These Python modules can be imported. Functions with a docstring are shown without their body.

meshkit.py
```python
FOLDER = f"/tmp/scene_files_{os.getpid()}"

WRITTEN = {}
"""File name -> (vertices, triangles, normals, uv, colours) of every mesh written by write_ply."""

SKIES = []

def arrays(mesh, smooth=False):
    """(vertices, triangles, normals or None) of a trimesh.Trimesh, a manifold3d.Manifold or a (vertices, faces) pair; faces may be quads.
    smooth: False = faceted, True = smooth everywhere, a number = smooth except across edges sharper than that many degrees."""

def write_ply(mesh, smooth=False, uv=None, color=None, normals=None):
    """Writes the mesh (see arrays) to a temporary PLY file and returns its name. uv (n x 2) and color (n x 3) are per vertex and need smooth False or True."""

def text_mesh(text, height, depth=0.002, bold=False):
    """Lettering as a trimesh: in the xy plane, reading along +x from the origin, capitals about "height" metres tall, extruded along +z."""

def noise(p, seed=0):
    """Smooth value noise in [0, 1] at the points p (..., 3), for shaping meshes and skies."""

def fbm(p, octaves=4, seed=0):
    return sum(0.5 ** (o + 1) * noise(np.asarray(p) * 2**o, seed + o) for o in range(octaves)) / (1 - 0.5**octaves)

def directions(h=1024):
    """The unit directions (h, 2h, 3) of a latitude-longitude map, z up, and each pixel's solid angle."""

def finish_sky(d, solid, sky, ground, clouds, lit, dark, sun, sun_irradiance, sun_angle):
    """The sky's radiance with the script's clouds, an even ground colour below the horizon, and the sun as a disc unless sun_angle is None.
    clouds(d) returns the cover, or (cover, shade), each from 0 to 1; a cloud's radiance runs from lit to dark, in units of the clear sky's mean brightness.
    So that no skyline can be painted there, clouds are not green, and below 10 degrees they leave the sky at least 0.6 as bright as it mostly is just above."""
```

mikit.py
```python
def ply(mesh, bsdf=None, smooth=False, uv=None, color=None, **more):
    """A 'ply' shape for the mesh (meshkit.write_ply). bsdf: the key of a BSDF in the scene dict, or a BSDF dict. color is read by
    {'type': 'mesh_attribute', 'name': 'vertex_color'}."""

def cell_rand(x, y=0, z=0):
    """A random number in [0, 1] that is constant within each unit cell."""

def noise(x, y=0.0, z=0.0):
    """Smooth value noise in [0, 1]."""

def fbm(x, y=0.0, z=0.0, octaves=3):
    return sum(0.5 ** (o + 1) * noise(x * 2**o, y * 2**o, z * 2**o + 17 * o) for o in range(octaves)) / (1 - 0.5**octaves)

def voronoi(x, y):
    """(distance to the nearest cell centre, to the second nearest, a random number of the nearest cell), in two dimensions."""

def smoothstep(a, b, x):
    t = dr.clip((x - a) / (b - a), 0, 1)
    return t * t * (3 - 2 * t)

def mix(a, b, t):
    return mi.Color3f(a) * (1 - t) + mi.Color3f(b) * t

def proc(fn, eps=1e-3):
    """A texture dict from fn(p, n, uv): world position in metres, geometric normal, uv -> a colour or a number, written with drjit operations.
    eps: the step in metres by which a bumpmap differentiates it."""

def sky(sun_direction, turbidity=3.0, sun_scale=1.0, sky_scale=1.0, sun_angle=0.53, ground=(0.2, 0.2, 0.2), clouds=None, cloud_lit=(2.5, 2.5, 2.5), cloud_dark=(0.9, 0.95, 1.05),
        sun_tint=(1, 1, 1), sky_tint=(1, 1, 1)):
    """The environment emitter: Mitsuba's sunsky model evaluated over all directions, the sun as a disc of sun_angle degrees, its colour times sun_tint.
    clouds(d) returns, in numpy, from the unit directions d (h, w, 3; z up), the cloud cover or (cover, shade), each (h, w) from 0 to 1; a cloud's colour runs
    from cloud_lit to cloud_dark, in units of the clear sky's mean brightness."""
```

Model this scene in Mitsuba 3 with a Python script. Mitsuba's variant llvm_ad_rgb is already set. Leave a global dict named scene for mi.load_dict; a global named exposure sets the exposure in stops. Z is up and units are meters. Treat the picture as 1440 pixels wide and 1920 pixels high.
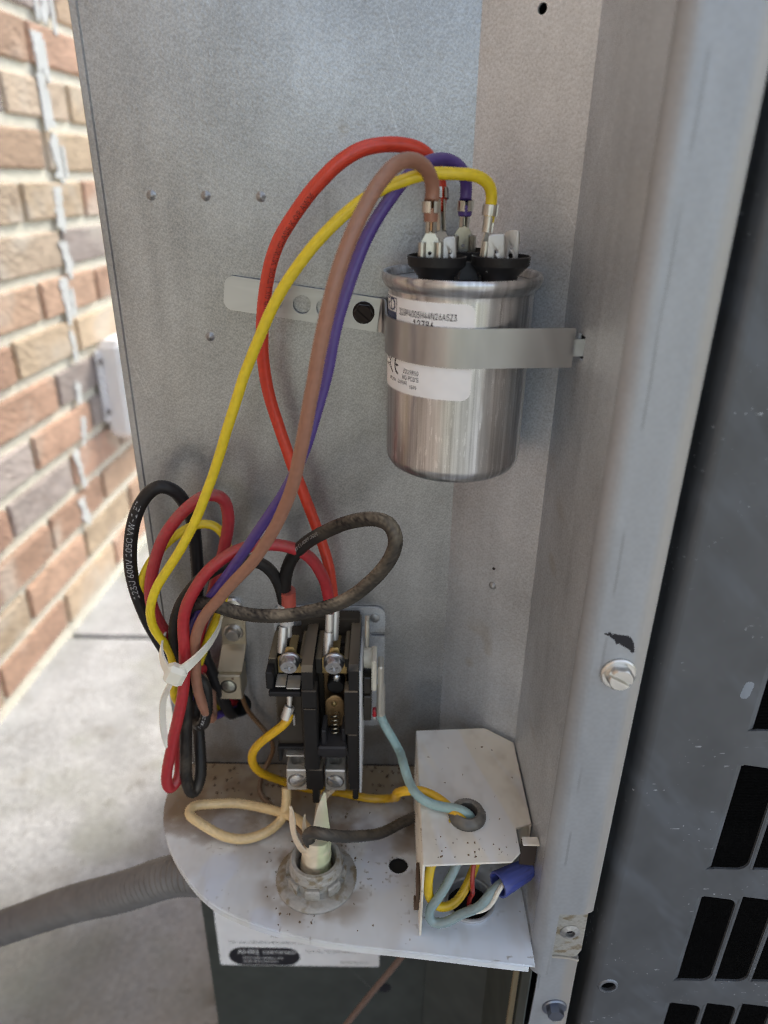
import math
import numpy as np
import trimesh
import drjit as dr
import mitsuba as mi
import mikit
import meshkit
import manifold3d as m3
from shapely.geometry import Polygon, Point, box as sbox, LineString
from shapely import affinity
from scipy.interpolate import CubicSpline

T4 = mi.ScalarTransform4f
scene, labels = {}, {}

# ---------------------------------------------------------------- camera, sky, exposure
CAM = np.array([0.0, 0.0, 0.71])
_th, _ro, _f = math.radians(25.3), math.radians(0.8), 1335.0
_F = np.array([0, math.cos(_th), -math.sin(_th)])
_U = math.cos(_ro) * np.array([0, math.sin(_th), math.cos(_th)]) - math.sin(_ro) * np.array([1.0, 0, 0])
scene['camera'] = {'type': 'thinlens', 'fov': math.degrees(2 * math.atan(720 / _f)), 'fov_axis': 'x',
                   'aperture_radius': 0.0019, 'focus_distance': 0.35, 'near_clip': 0.02, 'far_clip': 400.0,
                   'to_world': T4().look_at(origin=CAM.tolist(), target=(CAM + _F).tolist(), up=_U.tolist())}
scene['sky'] = mikit.sky((0.42, 0.60, 0.68), turbidity=4, sun_scale=0.50, sun_angle=20, clouds=lambda d: 0.35 + 0.0 * d[..., 0],
                         cloud_lit=(2.6, 2.6, 2.6), sun_tint=(0.86, 0.98, 1.15), sky_tint=(1.05, 1.0, 0.93))
exposure = 2.93

# ---------------------------------------------------------------- helpers
RNG = np.random.default_rng(7)


def numbered(key):
    if key not in scene and key not in labels:
        return key
    i = 1
    while f'{key}_{i:03d}' in scene or f'{key}_{i:03d}' in labels:
        i += 1
    return f'{key}_{i:03d}'


def thing(name, label, cat, group=None):
    key = numbered(name)
    labels[key] = {'label': label, 'category': cat}
    if group:
        labels[key]['group'] = group
    return key


def tm(mesh):
    if hasattr(mesh, 'to_mesh'):
        m = mesh.to_mesh()
        return trimesh.Trimesh(m.vert_properties[:, :3], m.tri_verts, process=True)
    return mesh


def put(name, mesh, bsdf, parent=None, color=None, smooth=30, uv=None, label=None, kind=None):
    """one entry of the scene; color: fn(points, normals) -> rgb (a vertex-coloured material)"""
    base = name if parent is None else parent + '__' + name
    key = base if base in labels and base not in scene and parent is None else numbered(base)
    mesh = tm(mesh)
    if color is not None:
        m = trimesh.graph.smooth_shade(mesh, angle=math.radians(smooth), facet_minarea=None) if smooth not in (True, False) else mesh
        v, f, n = meshkit.arrays(m, True)
        c = np.clip(color(v, n), 0.002, 1)
        scene[key] = mikit.ply(m, bsdf, smooth=True, color=c)
    else:
        scene[key] = mikit.ply(mesh, bsdf, smooth=smooth, uv=uv)
    d = {}
    if label:
        d['label'] = label
    if kind:
        d['kind'] = kind
    if d:
        labels.setdefault(key, {}).update(d)
    return key


def struct(name, mesh, bsdf, **k):
    key = put(name, mesh, bsdf, kind='structure', **k)
    return key


def tint(base, var=0.12, freq=400, dust=0.0, dustcol=(0.21, 0.17, 0.12), seed=0, dfreq=900, updust=0.7):
    base = np.asarray(base, float)

    def fn(v, n):
        a = meshkit.fbm(v * freq, 3, seed)[:, None]
        c = base * (1 + var * 2 * (a - 0.5))
        if dust:
            g = meshkit.fbm(v * dfreq * 2.4, 2, seed + 9) * 0.55 + meshkit.fbm(v * dfreq / 7, 2, seed + 4) * 0.45
            up = np.clip(n[:, 2], 0, 1)
            w = np.clip((g - 0.30) * 2.2, 0, 1) * dust * (1 - updust + updust * up * 1.5)
            w = np.clip(w, 0, 0.95)[:, None]
            c = c * (1 - w) + np.asarray(dustcol) * w
        return c
    return fn


def loop_dust(base, seed):
    """dust that lies on the forward part of the loop, the part at the back stays clean"""
    a, b = tint(base, 0.14, 500, 1.1, (0.27, 0.225, 0.165), seed, 700, 0.80), tint(base, 0.14, 500, 0.12, (0.235, 0.195, 0.145), seed, 700, 0.8)

    def fn(v, n):
        w = np.clip((0.318 - v[:, 1] + 0.016 * (meshkit.fbm(v * 120, 2, 3) - 0.5)) / 0.018, 0, 1)[:, None]
        return a(v, n) * w + b(v, n) * (1 - w)
    return fn


def hull(points):
    return m3.Manifold.hull_points(np.asarray(points, float))


def cbox(x0, x1, y0, y1, z0, z1, c=0.0006):
    """box with chamfered edges"""
    lo, hi = np.array([x0, y0, z0], float), np.array([x1, y1, z1], float)
    lo, hi = np.minimum(lo, hi), np.maximum(lo, hi)
    c = min(c, 0.3 * (hi - lo).min())
    pts = []
    for s in np.ndindex(2, 2, 2):
        p = np.where(s, hi, lo)
        d = np.where(s, -1, 1) * c
        for k in range(3):
            q = p + d
            q[k] = p[k]
            pts.append(q)
    return trimesh.convex.convex_hull(np.array(pts))


def cyl(p0, p1, r, n=28, r1=None, c=0.0):
    """cylinder or cone between two points, with an optional chamfer at the far end"""
    p0, p1 = np.asarray(p0, float), np.asarray(p1, float)
    L = np.linalg.norm(p1 - p0)
    r1 = r if r1 is None else r1
    prof = [(0, 0), (r, 0), (r1, L - c), (r1 - c, L), (0, L)] if c else [(0, 0), (r, 0), (r1, L), (0, L)]
    return lathe(prof, p0, p1 - p0, n)


def lathe(prof, at=(0, 0, 0), axis=(0, 0, 1), n=48):
    m = trimesh.creation.revolve(np.array(prof, float), sections=n)
    m.merge_vertices()
    if m.volume < 0:
        m.invert()
    R = trimesh.geometry.align_vectors([0, 0, 1], np.asarray(axis, float) / np.linalg.norm(axis))
    R = R.copy()
    R[:3, 3] = at
    m.apply_transform(R)
    return m


def sheet(poly, t, frame):
    """a shapely polygon pressed to thickness t, laid out by frame = (origin, u, v, n)"""
    polys = list(getattr(poly, 'geoms', [poly]))
    ms = [trimesh.creation.extrude_polygon(p, t, engine='earcut') for p in polys if p.area > 1e-10]
    m = trimesh.util.concatenate(ms)
    o, u, v, n = (np.asarray(a, float) for a in frame)
    m.vertices = o + m.vertices[:, :1] * u + m.vertices[:, 1:2] * v + m.vertices[:, 2:] * n
    if np.dot(np.cross(u, v), n) < 0:
        m.invert()
    return m


def rrect(x0, y0, x1, y1, r, n=6):
    r = min(r, 0.49 * min(x1 - x0, y1 - y0))
    return sbox(x0 + r, y0 + r, x1 - r, y1 - r).buffer(r, quad_segs=n)


def spline(pts, step=0.0012, closed=False):
    p = np.asarray(pts, float)
    s = np.r_[0, np.cumsum(np.maximum(np.linalg.norm(np.diff(p, axis=0), axis=1), 1e-6) ** 0.75)]
    cs = CubicSpline(s, p)
    dense = cs(np.linspace(0, s[-1], 1200))
    L = np.r_[0, np.cumsum(np.linalg.norm(np.diff(dense, axis=0), axis=1))]
    k = max(8, int(L[-1] / step))
    u = np.linspace(0, L[-1], k)
    return np.stack([np.interp(u, L, dense[:, i]) for i in range(3)], 1)


def frames(p):
    t = np.gradient(p, axis=0)
    t /= np.linalg.norm(t, axis=1, keepdims=True)
    a = np.cross(t[0], [0, 0, 1.0] if abs(t[0][2]) < 0.9 else [1.0, 0, 0])
    a /= np.linalg.norm(a)
    A = [a]
    for i in range(1, len(p)):
        a = A[-1] - t[i] * np.dot(A[-1], t[i])
        A.append(a / np.linalg.norm(a))
    A = np.array(A)
    return t, A, np.cross(t, A)


def tube(p, r, sides=16, wob=0.0, caps=True, seed=0):
    p = np.asarray(p, float)
    r = np.broadcast_to(np.asarray(r, float), (len(p),)).copy()
    t, A, B = frames(p)
    ang = np.arange(sides) * 2 * np.pi / sides
    ring = np.cos(ang)[None, :, None] * A[:, None] + np.sin(ang)[None, :, None] * B[:, None]
    rr = r[:, None]
    if wob:
        rr = rr * (1 + wob * 2 * (meshkit.fbm((p[:, None] + ring * r[:, None, None]) * 260, 2, seed) - 0.5))
    v = (p[:, None] + ring * np.broadcast_to(rr, (len(p), sides))[..., None]).reshape(-1, 3)
    i, j = np.meshgrid(np.arange(len(p) - 1), np.arange(sides), indexing='ij')
    q = np.stack([i * sides + j, i * sides + (j + 1) % sides, (i + 1) * sides + (j + 1) % sides, (i + 1) * sides + j], -1).reshape(-1, 4)
    f = np.vstack([q[:, [0, 1, 2]], q[:, [0, 2, 3]]])
    if caps:
        n = len(v)
        v = np.vstack([v, p[:1], p[-1:]])
        k = np.arange(sides)
        e = (len(p) - 1) * sides
        f = np.vstack([f, np.stack([k * 0 + n, (k + 1) % sides, k], 1), np.stack([k * 0 + n + 1, e + k, e + (k + 1) % sides], 1)])
    m = trimesh.Trimesh(v, f, process=False)
    return m


def coil_spring(p0, p1, r, wire, turns):
    p0, p1 = np.asarray(p0, float), np.asarray(p1, float)
    ax = (p1 - p0) / np.linalg.norm(p1 - p0)
    a = np.cross(ax, [1.0, 0, 0]); a /= np.linalg.norm(a)
    b = np.cross(ax, a)
    u = np.linspace(0, 1, int(turns * 14))
    ph = u * turns * 2 * np.pi
    p = p0 + u[:, None] * (p1 - p0) + r * (np.cos(ph)[:, None] * a + np.sin(ph)[:, None] * b)
    return tube(p, wire, 6)


def cat(*ms):
    return trimesh.util.concatenate([tm(m) for m in ms])


def moved(m, xyz):
    m = tm(m).copy()
    m.apply_translation(xyz)
    return m


def turned(m, deg, axis, about):
    m = tm(m).copy()
    m.apply_transform(trimesh.transformations.rotation_matrix(math.radians(deg), axis, about))
    return m


def flat_text(text, height, frame, lift=0.00006, bold=False, centre=False):
    m = meshkit.text_mesh(text, height, 0.00004, bold)
    if centre:
        m.vertices[:, 0] -= m.vertices[:, 0].mean()
    o, u, v, n = (np.asarray(a, float) for a in frame)
    m.vertices = o + m.vertices[:, :1] * u + m.vertices[:, 1:2] * v + (m.vertices[:, 2:] + lift) * n
    return m


def text_on_tube(text, height, p, r, start, facing, bold=False):
    """lettering printed along the wire's path p from arc length start, on the side that faces the given direction"""
    m = meshkit.text_mesh(text, height, 0.00005, bold)
    p = np.asarray(p)
    L = np.r_[0, np.cumsum(np.linalg.norm(np.diff(p, axis=0), axis=1))]
    t = np.gradient(p, axis=0)
    t /= np.linalg.norm(t, axis=1, keepdims=True)
    s = start + m.vertices[:, 0]
    P = np.stack([np.interp(s, L, p[:, k]) for k in range(3)], 1)
    Tn = np.stack([np.interp(s, L, t[:, k]) for k in range(3)], 1)
    Tn /= np.linalg.norm(Tn, axis=1, keepdims=True)
    F = np.asarray(facing, float)
    N = F - Tn * (Tn @ F)[:, None]
    N /= np.linalg.norm(N, axis=1, keepdims=True)
    B = np.cross(N, Tn)
    a = (m.vertices[:, 1] - height / 2) / r
    rad = (r + 0.00008 + m.vertices[:, 2])[:, None]
    m.vertices = P + rad * (np.cos(a)[:, None] * N + np.sin(a)[:, None] * B)
    return m


def smooth_step(a, b, x):
    t = np.clip((x - a) / (b - a), 0, 1)
    return t * t * (3 - 2 * t)


# ---------------------------------------------------------------- materials
N, FB, SS, MIX = mikit.noise, mikit.fbm, mikit.smoothstep, mikit.mix


def principled(color, rough, metallic=0.0, spec=0.5, bump=None, scale=0.0, eps=2e-4, **k):
    b = {'type': 'principled', 'base_color': color, 'roughness': rough, 'metallic': metallic, **k}
    if metallic == 0.0:
        b['specular'] = spec
    if bump is not None:
        b = {'type': 'bumpmap', 'arbitrary': mikit.proc(bump, eps), 'scale': scale, 'bsdf': b}
    return {'type': 'twosided', 'bsdf': b}


def rgb(*c):
    return {'type': 'rgb', 'value': list(c)}


VC = {'type': 'mesh_attribute', 'name': 'vertex_color'}
scene['mat_rough'] = principled(VC, 0.75, spec=0.3)
scene['mat_plastic'] = principled(VC, 0.27, spec=0.5)
scene['mat_black'] = principled(VC, 0.38, spec=0.22)
scene['mat_rubber'] = principled(VC, 0.36, spec=0.5)
scene['mat_metal'] = principled(VC, 0.3, 0.95)
scene['mat_satin'] = principled(VC, 0.42, 0.75)
scene['mat_paint'] = principled(VC, 0.48, spec=0.5)
scene['mat_ink'] = principled(rgb(0.015, 0.015, 0.02), 0.6, spec=0.3)


def galv_color(p, n, uv):
    fine = N(p.x * 1500 + p.z * 500, p.y * 1500, p.z * 1100 - p.x * 400)
    grain = N(p.x * 2600, p.y * 2600, p.z * 2600)
    mid = FB(p.x * 60, p.y * 60, p.z * 40, 3)
    big = FB(p.x * 14, p.y * 14, p.z * 10, 2)
    run = FB(p.x * 150, p.y * 150, p.z * 6, 3)
    v = 0.355 + 0.12 * (fine - 0.5) + 0.08 * (grain - 0.5) + 0.10 * (mid - 0.5) + 0.16 * (big - 0.5) + 0.06 * (run - 0.5)
    c = MIX(mi.Color3f(0.97, 0.985, 0.99), mi.Color3f(0.935, 0.98, 1.035), big) * v
    scr = SS(0.90, 0.97, N((p.x + p.y * 0.5 + p.z * 0.35) * 1500, (p.z - 0.35 * p.x) * 26, 2.0)) * SS(0.52, 0.7, FB(p.x * 22, p.y * 22, p.z * 22, 2))
    c = c * (1 + 0.2 * scr)
    drip = SS(0.60, 0.80, FB(p.x * 130 + p.y * 90, 5.0, p.z * 5, 3)) * SS(0.45, 0.7, FB(p.x * 12, p.y * 12, p.z * 9, 2))
    c = c * (1 - 0.22 * drip)
    stain = SS(0.74, 0.92, N(p.x * 95, p.y * 40, p.z * 70)) * SS(0.50, 0.7, FB(p.x * 16, 3.0, p.z * 16, 2))
    foot = SS(0.43, 0.345, p.z + 0.05 * (mid - 0.5)) * SS(0.40, 0.75, FB(p.x * 70, p.y * 70, p.z * 35, 3))
    return MIX(c, mi.Color3f(0.20, 0.15, 0.08), stain * 0.30 + foot * 0.55)


def galv_rough(p, n, uv):
    return 0.31 + 0.16 * (N(p.x * 1300 + p.z * 500, p.y * 1300, p.z * 900) - 0.5) + 0.16 * (FB(p.x * 18, p.y * 18, p.z * 14, 2) - 0.5)


def galv_bump(p, n, uv):
    u = p.x * 0.8 + p.y * 0.4
    return FB((u + p.z * 0.6) * 1500, (u * 0.6 - p.z) * 900, 0.0, 2)


scene['mat_galvanised'] = principled(mikit.proc(galv_color), mikit.proc(galv_rough), 0.72, bump=galv_bump, scale=0.00007)
scene['mat_lightened_galvanised'] = principled(mikit.proc(lambda p, n, uv: galv_color(p, n, uv) * mi.Color3f(1.55, 1.60, 1.66)), mikit.proc(lambda p, n, uv: galv_rough(p, n, uv) + 0.12), 0.65, bump=galv_bump, scale=0.00012)  # lighter copy of the galvanised colour, light on angled and side panels painted in


def shelf_color(p, n, uv):
    mid = FB(p.x * 70, p.y * 70, p.z * 70, 3)
    big = FB(p.x * 20 + 3, p.y * 20, 0, 3)
    fine = FB(p.x * 500, p.y * 500, p.z * 300, 2)
    base = MIX(mi.Color3f(0.64, 0.665, 0.67), mi.Color3f(0.64, 0.71, 0.79), SS(0.30, 0.66, big)) * (0.94 + 0.12 * mid)
    back = SS(0.250, 0.330, p.y + 0.09 * (big - 0.5) - 0.25 * dr.maximum(p.x - 0.0, 0.0))
    rust = SS(0.25, 0.70, 0.45 * mid + 0.20 * fine + 0.40 * back)
    base = MIX(base, mi.Color3f(0.23, 0.16, 0.08), rust * 0.95 * back)
    deep = SS(0.50, 0.72, FB(p.x * 38 + 2, p.y * 55, 3.0, 4)) * SS(0.270, 0.315, p.y)
    base = MIX(base, mi.Color3f(0.15, 0.09, 0.05), deep * 0.6)
    blue = SS(0.58, 0.70, FB(p.x * 32 + 9, p.y * 32, 7.0, 3))
    base = MIX(base, mi.Color3f(0.56, 0.63, 0.76), blue * 0.45 * (1 - back))
    dots = SS(0.80, 0.97, N(p.x * 480, p.y * 480, 9.0)) * SS(0.48, 0.70, mid)
    base = MIX(base, mi.Color3f(0.18, 0.15, 0.11), dots * 0.7)
    haze = SS(0.40, 0.80, FB(p.x * 110, p.y * 45, 2.0, 4))
    nr = dr.sqrt(dr.square(p.x + 0.0355) + dr.square(p.y - 0.2775))
    halo = SS(0.040, 0.022, nr + 0.012 * (mid - 0.5)) * SS(0.35, 0.7, FB(p.x * 90, p.y * 90, 5.0, 3))
    base = MIX(base, mi.Color3f(0.22, 0.15, 0.08), halo * 0.7)
    corner = SS(0.000, 0.020, p.x) * SS(0.262, 0.300, p.y) * SS(0.35, 0.65, FB(p.x * 80, p.y * 80, 6.0, 3))
    base = MIX(base, mi.Color3f(0.16, 0.10, 0.05), corner * 0.65)
    return MIX(base, mi.Color3f(0.42, 0.41, 0.38), haze * 0.25)


scene['mat_shelf'] = principled(mikit.proc(shelf_color), 0.5, 0.1, bump=lambda p, n, uv: FB(p.x * 300, p.y * 300, p.z * 300, 3), scale=0.0002)


def cover_color(p, n, uv):
    big = FB(p.x * 45 + 7, p.y * 25, p.z * 30, 3)
    streak = SS(0.5, 0.62, FB(p.x * 90 + 0.5 * p.y * 60, p.y * 14, 2.0, 2))
    base = MIX(mi.Color3f(0.66, 0.63, 0.55), mi.Color3f(0.62, 0.66, 0.71), streak * 0.45)
    dirt = SS(0.42, 0.85, FB(p.x * 90, p.y * 60, p.z * 90, 4))
    spot = SS(0.86, 0.90, N(p.x * 230, p.y * 230, p.z * 230)) * SS(0.4, 0.6, big)
    return MIX(base * (0.85 + 0.3 * big), mi.Color3f(0.20, 0.15, 0.09), dirt * 0.40 + spot * 0.8)


scene['mat_cover'] = principled(mikit.proc(cover_color), 0.6, 0.05, bump=lambda p, n, uv: FB(p.x * 350, p.y * 350, p.z * 350, 2), scale=0.0002)


def post_color(p, n, uv):
    mid = FB(p.x * 120, p.y * 120, p.z * 30, 3)
    fine = N(p.x * 800, p.y * 800, p.z * 700)
    base = mi.Color3f(0.325, 0.345, 0.37) * (0.84 + 0.24 * mid + 0.08 * fine)
    edge = SS(0.1005, 0.1055, p.x + 0.002 * (mid - 0.5))
    base = MIX(base, mi.Color3f(0.37, 0.35, 0.32), edge * 0.8)
    line = SS(0.0009, 0.0002, dr.abs(p.x - 0.0893 - 0.0012 * (FB(p.z * 30, 1.0, 0.0, 2) - 0.5))) * SS(0.42, 0.6, N(p.z * 45, 3.0, 0.0))
    return MIX(base, mi.Color3f(0.20, 0.21, 0.22), line * 0.5)


scene['mat_post'] = principled(mikit.proc(post_color), 0.45, 0.35, bump=lambda p, n, uv: FB(p.x * 600, p.y * 600, p.z * 500, 2), scale=0.00008)


def slate_color(p, n, uv):
    mid = FB(p.x * 60, p.y * 60, p.z * 40, 3)
    base = mi.Color3f(0.068, 0.074, 0.082) * (0.75 + 0.5 * mid)
    speck = SS(0.86, 0.98, N(p.x * 520, p.y * 520, p.z * 520)) * SS(0.5, 0.75, FB(p.x * 40, 2.0, p.z * 40, 2))
    base = MIX(base, mi.Color3f(0.35, 0.37, 0.40), speck * 0.8)
    smear = SS(0.50, 0.80, FB(p.x * 60 + p.z * 40, p.z * 30, 4.0, 4))
    return MIX(base, mi.Color3f(0.12, 0.14, 0.17), smear * 0.35)


scene['mat_slate'] = principled(mikit.proc(slate_color), 0.42, spec=0.5, bump=lambda p, n, uv: FB(p.x * 500, p.y * 500, p.z * 500, 2), scale=0.00012)


def green_color(p, n, uv):
    mid = FB(p.x * 70, p.y * 70, p.z * 50, 3)
    base = mi.Color3f(0.045, 0.052, 0.046) * (0.7 + 0.6 * mid)
    scratch = SS(0.0007, 0.0001, dr.abs(p.x + 0.9 * (p.z - 0.10) * 0.75 + 0.004)) * SS(0.3, 0.6, N(p.z * 90, 1.0, 0.0))
    return MIX(base, mi.Color3f(0.10, 0.105, 0.10), scratch * 0.8)


scene['mat_green'] = principled(mikit.proc(green_color), 0.5, spec=0.45)


def can_color(p, n, uv):
    a = dr.atan2(p.y - 0.325, p.x - 0.0325)
    st = N(a * 26, p.z * 9, 0.0) * 0.5 + N(a * 75, p.z * 14, 3.0) * 0.3 + N(a * 200, p.z * 30, 5.0) * 0.2
    patch = FB(a * 6, p.z * 40, 1.0, 3)
    v = 0.58 + 0.48 * (st - 0.5) + 0.26 * (patch - 0.5)
    scuff = SS(0.72, 0.80, FB(a * 30, p.z * 160, 8.0, 3))
    return mi.Color3f(0.965, 0.985, 1.01) * (v + 0.15 * scuff)


def can_rough(p, n, uv):
    a = dr.atan2(p.y - 0.325, p.x - 0.0325)
    return 0.13 + 0.20 * N(a * 40, p.z * 12, 2.0) + 0.10 * N(a * 120, p.z * 60, 6.0)


scene['mat_can'] = principled(mikit.proc(can_color), mikit.proc(can_rough), 0.95, bump=lambda p, n, uv: FB(p.x * 260, p.y * 260, p.z * 60, 2), scale=0.00016)


def concrete_color(p, n, uv):
    big = FB(p.x * 3.2, p.y * 3.2, 0.0, 4)
    mid = FB(p.x * 22, p.y * 22, 3.0, 3)
    fine = FB(p.x * 240, p.y * 240, 6.0, 3)
    base = MIX(mi.Color3f(0.29, 0.28, 0.25), mi.Color3f(0.44, 0.445, 0.46), SS(0.35, 0.62, big)) * (0.62 + 0.40 * mid + 0.36 * fine)
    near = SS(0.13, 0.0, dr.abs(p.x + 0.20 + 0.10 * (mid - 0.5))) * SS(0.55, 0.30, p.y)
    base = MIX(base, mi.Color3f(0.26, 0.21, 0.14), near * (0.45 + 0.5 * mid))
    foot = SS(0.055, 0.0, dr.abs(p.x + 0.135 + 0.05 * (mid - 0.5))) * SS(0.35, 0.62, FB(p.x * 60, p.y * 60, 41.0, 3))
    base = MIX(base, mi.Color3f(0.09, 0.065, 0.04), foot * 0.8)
    blotch = SS(0.55, 0.85, FB(p.x * 26, p.y * 26, 11.0, 4))
    base = MIX(base, mi.Color3f(0.24, 0.22, 0.19), blotch * 0.35)
    leaf = SS(0.84, 0.95, N(p.x * 100, p.y * 100, 31.0)) * SS(0.5, 0.65, FB(p.x * 9, p.y * 9, 33.0, 2))
    base = MIX(base, mi.Color3f(0.16, 0.14, 0.11), leaf * 0.25)
    moss = SS(0.50, 0.85, FB(p.x * 12 + 4, p.y * 12, 21.0, 4))
    base = MIX(base, mi.Color3f(0.30, 0.31, 0.26), moss * 0.5)
    pit = SS(0.84, 0.95, N(p.x * 210, p.y * 210, 15.0)) * SS(0.45, 0.65, mid)
    return MIX(base, mi.Color3f(0.18, 0.17, 0.15), pit * 0.25)


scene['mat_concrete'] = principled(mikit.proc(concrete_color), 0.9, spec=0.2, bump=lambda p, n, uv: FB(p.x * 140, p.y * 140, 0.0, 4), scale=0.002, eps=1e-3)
scene['mat_ground'] = principled(mikit.proc(lambda p, n, uv: MIX(mi.Color3f(0.16, 0.17, 0.10), mi.Color3f(0.28, 0.25, 0.19), FB(p.x * 2, p.y * 2, 0.0, 4))), 0.95, spec=0.2)


def brick_color(p, n, uv):
    r, q = uv.x, uv.y
    a = MIX(mi.Color3f(0.54, 0.35, 0.26), mi.Color3f(0.60, 0.47, 0.34), SS(0.30, 0.50, r))
    a = MIX(a, mi.Color3f(0.44, 0.38, 0.36), SS(0.62, 0.72, r))
    a = MIX(a, mi.Color3f(0.52, 0.33, 0.25), SS(0.86, 0.92, r))
    m = FB(p.x * 30 + q * 40, p.y * 30, p.z * 36, 3)
    f = FB(p.x * 190, p.y * 190, p.z * 190, 3)
    a = a * (0.75 + 0.3 * q) * (0.72 + 0.56 * m)
    a = MIX(a, mi.Color3f(0.20, 0.13, 0.10), SS(0.60, 0.78, f) * 0.6)
    speckle = SS(0.62, 0.74, N(p.x * 260, p.y * 260, p.z * 260))
    a = MIX(a, mi.Color3f(0.16, 0.11, 0.09), speckle * 0.35)
    haze = SS(0.56, 0.78, FB(p.x * 14, p.y * 14, p.z * 11 + 4, 3))
    return MIX(a, mi.Color3f(0.58, 0.53, 0.47), haze * 0.55)


scene['mat_brick'] = principled(mikit.proc(brick_color), 0.88, spec=0.2, bump=lambda p, n, uv: FB(p.x * 160, p.y * 160, p.z * 160, 4), scale=0.0035, eps=8e-4)
scene['mat_mortar'] = principled(mikit.proc(lambda p, n, uv: mi.Color3f(0.70, 0.67, 0.58) * (0.8 + 0.4 * FB(p.x * 120, p.y * 120, p.z * 120, 3))), 0.95, spec=0.2,
                                 bump=lambda p, n, uv: FB(p.x * 220, p.y * 220, p.z * 220, 3), scale=0.002, eps=8e-4)
scene['mat_smear'] = principled(mikit.proc(lambda p, n, uv: MIX(mi.Color3f(0.50, 0.51, 0.51), mi.Color3f(0.64, 0.66, 0.67), FB(p.x * 90, p.y * 90, p.z * 70, 3))), 0.9, spec=0.2)


def paper_color(p, n, uv):
    return mi.Color3f(0.79, 0.785, 0.785) * (0.90 + 0.14 * FB(p.x * 120, p.y * 120, p.z * 120, 3))


scene['mat_paper'] = principled(mikit.proc(paper_color), 0.45, spec=0.5)


def nut_color(p, n, uv):
    m = FB(p.x * 220, p.y * 220, p.z * 260, 3)
    return MIX(mi.Color3f(0.36, 0.35, 0.32), mi.Color3f(0.22, 0.18, 0.12), SS(0.45, 0.75, m)) * (0.85 + 0.3 * FB(p.x * 800, p.y * 800, p.z * 800, 2))


scene['mat_nut'] = principled(mikit.proc(nut_color), 0.6, 0.3, bump=lambda p, n, uv: FB(p.x * 420, p.y * 420, p.z * 420, 3), scale=0.0005)

# ================================================================ the setting
g = sbox(-60, -60, 60, 60)
struct('ground', sheet(g, 0.02, ((0, 0, -0.055), (1, 0, 0), (0, 1, 0), (0, 0, 1))), 'mat_ground', smooth=False)


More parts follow.
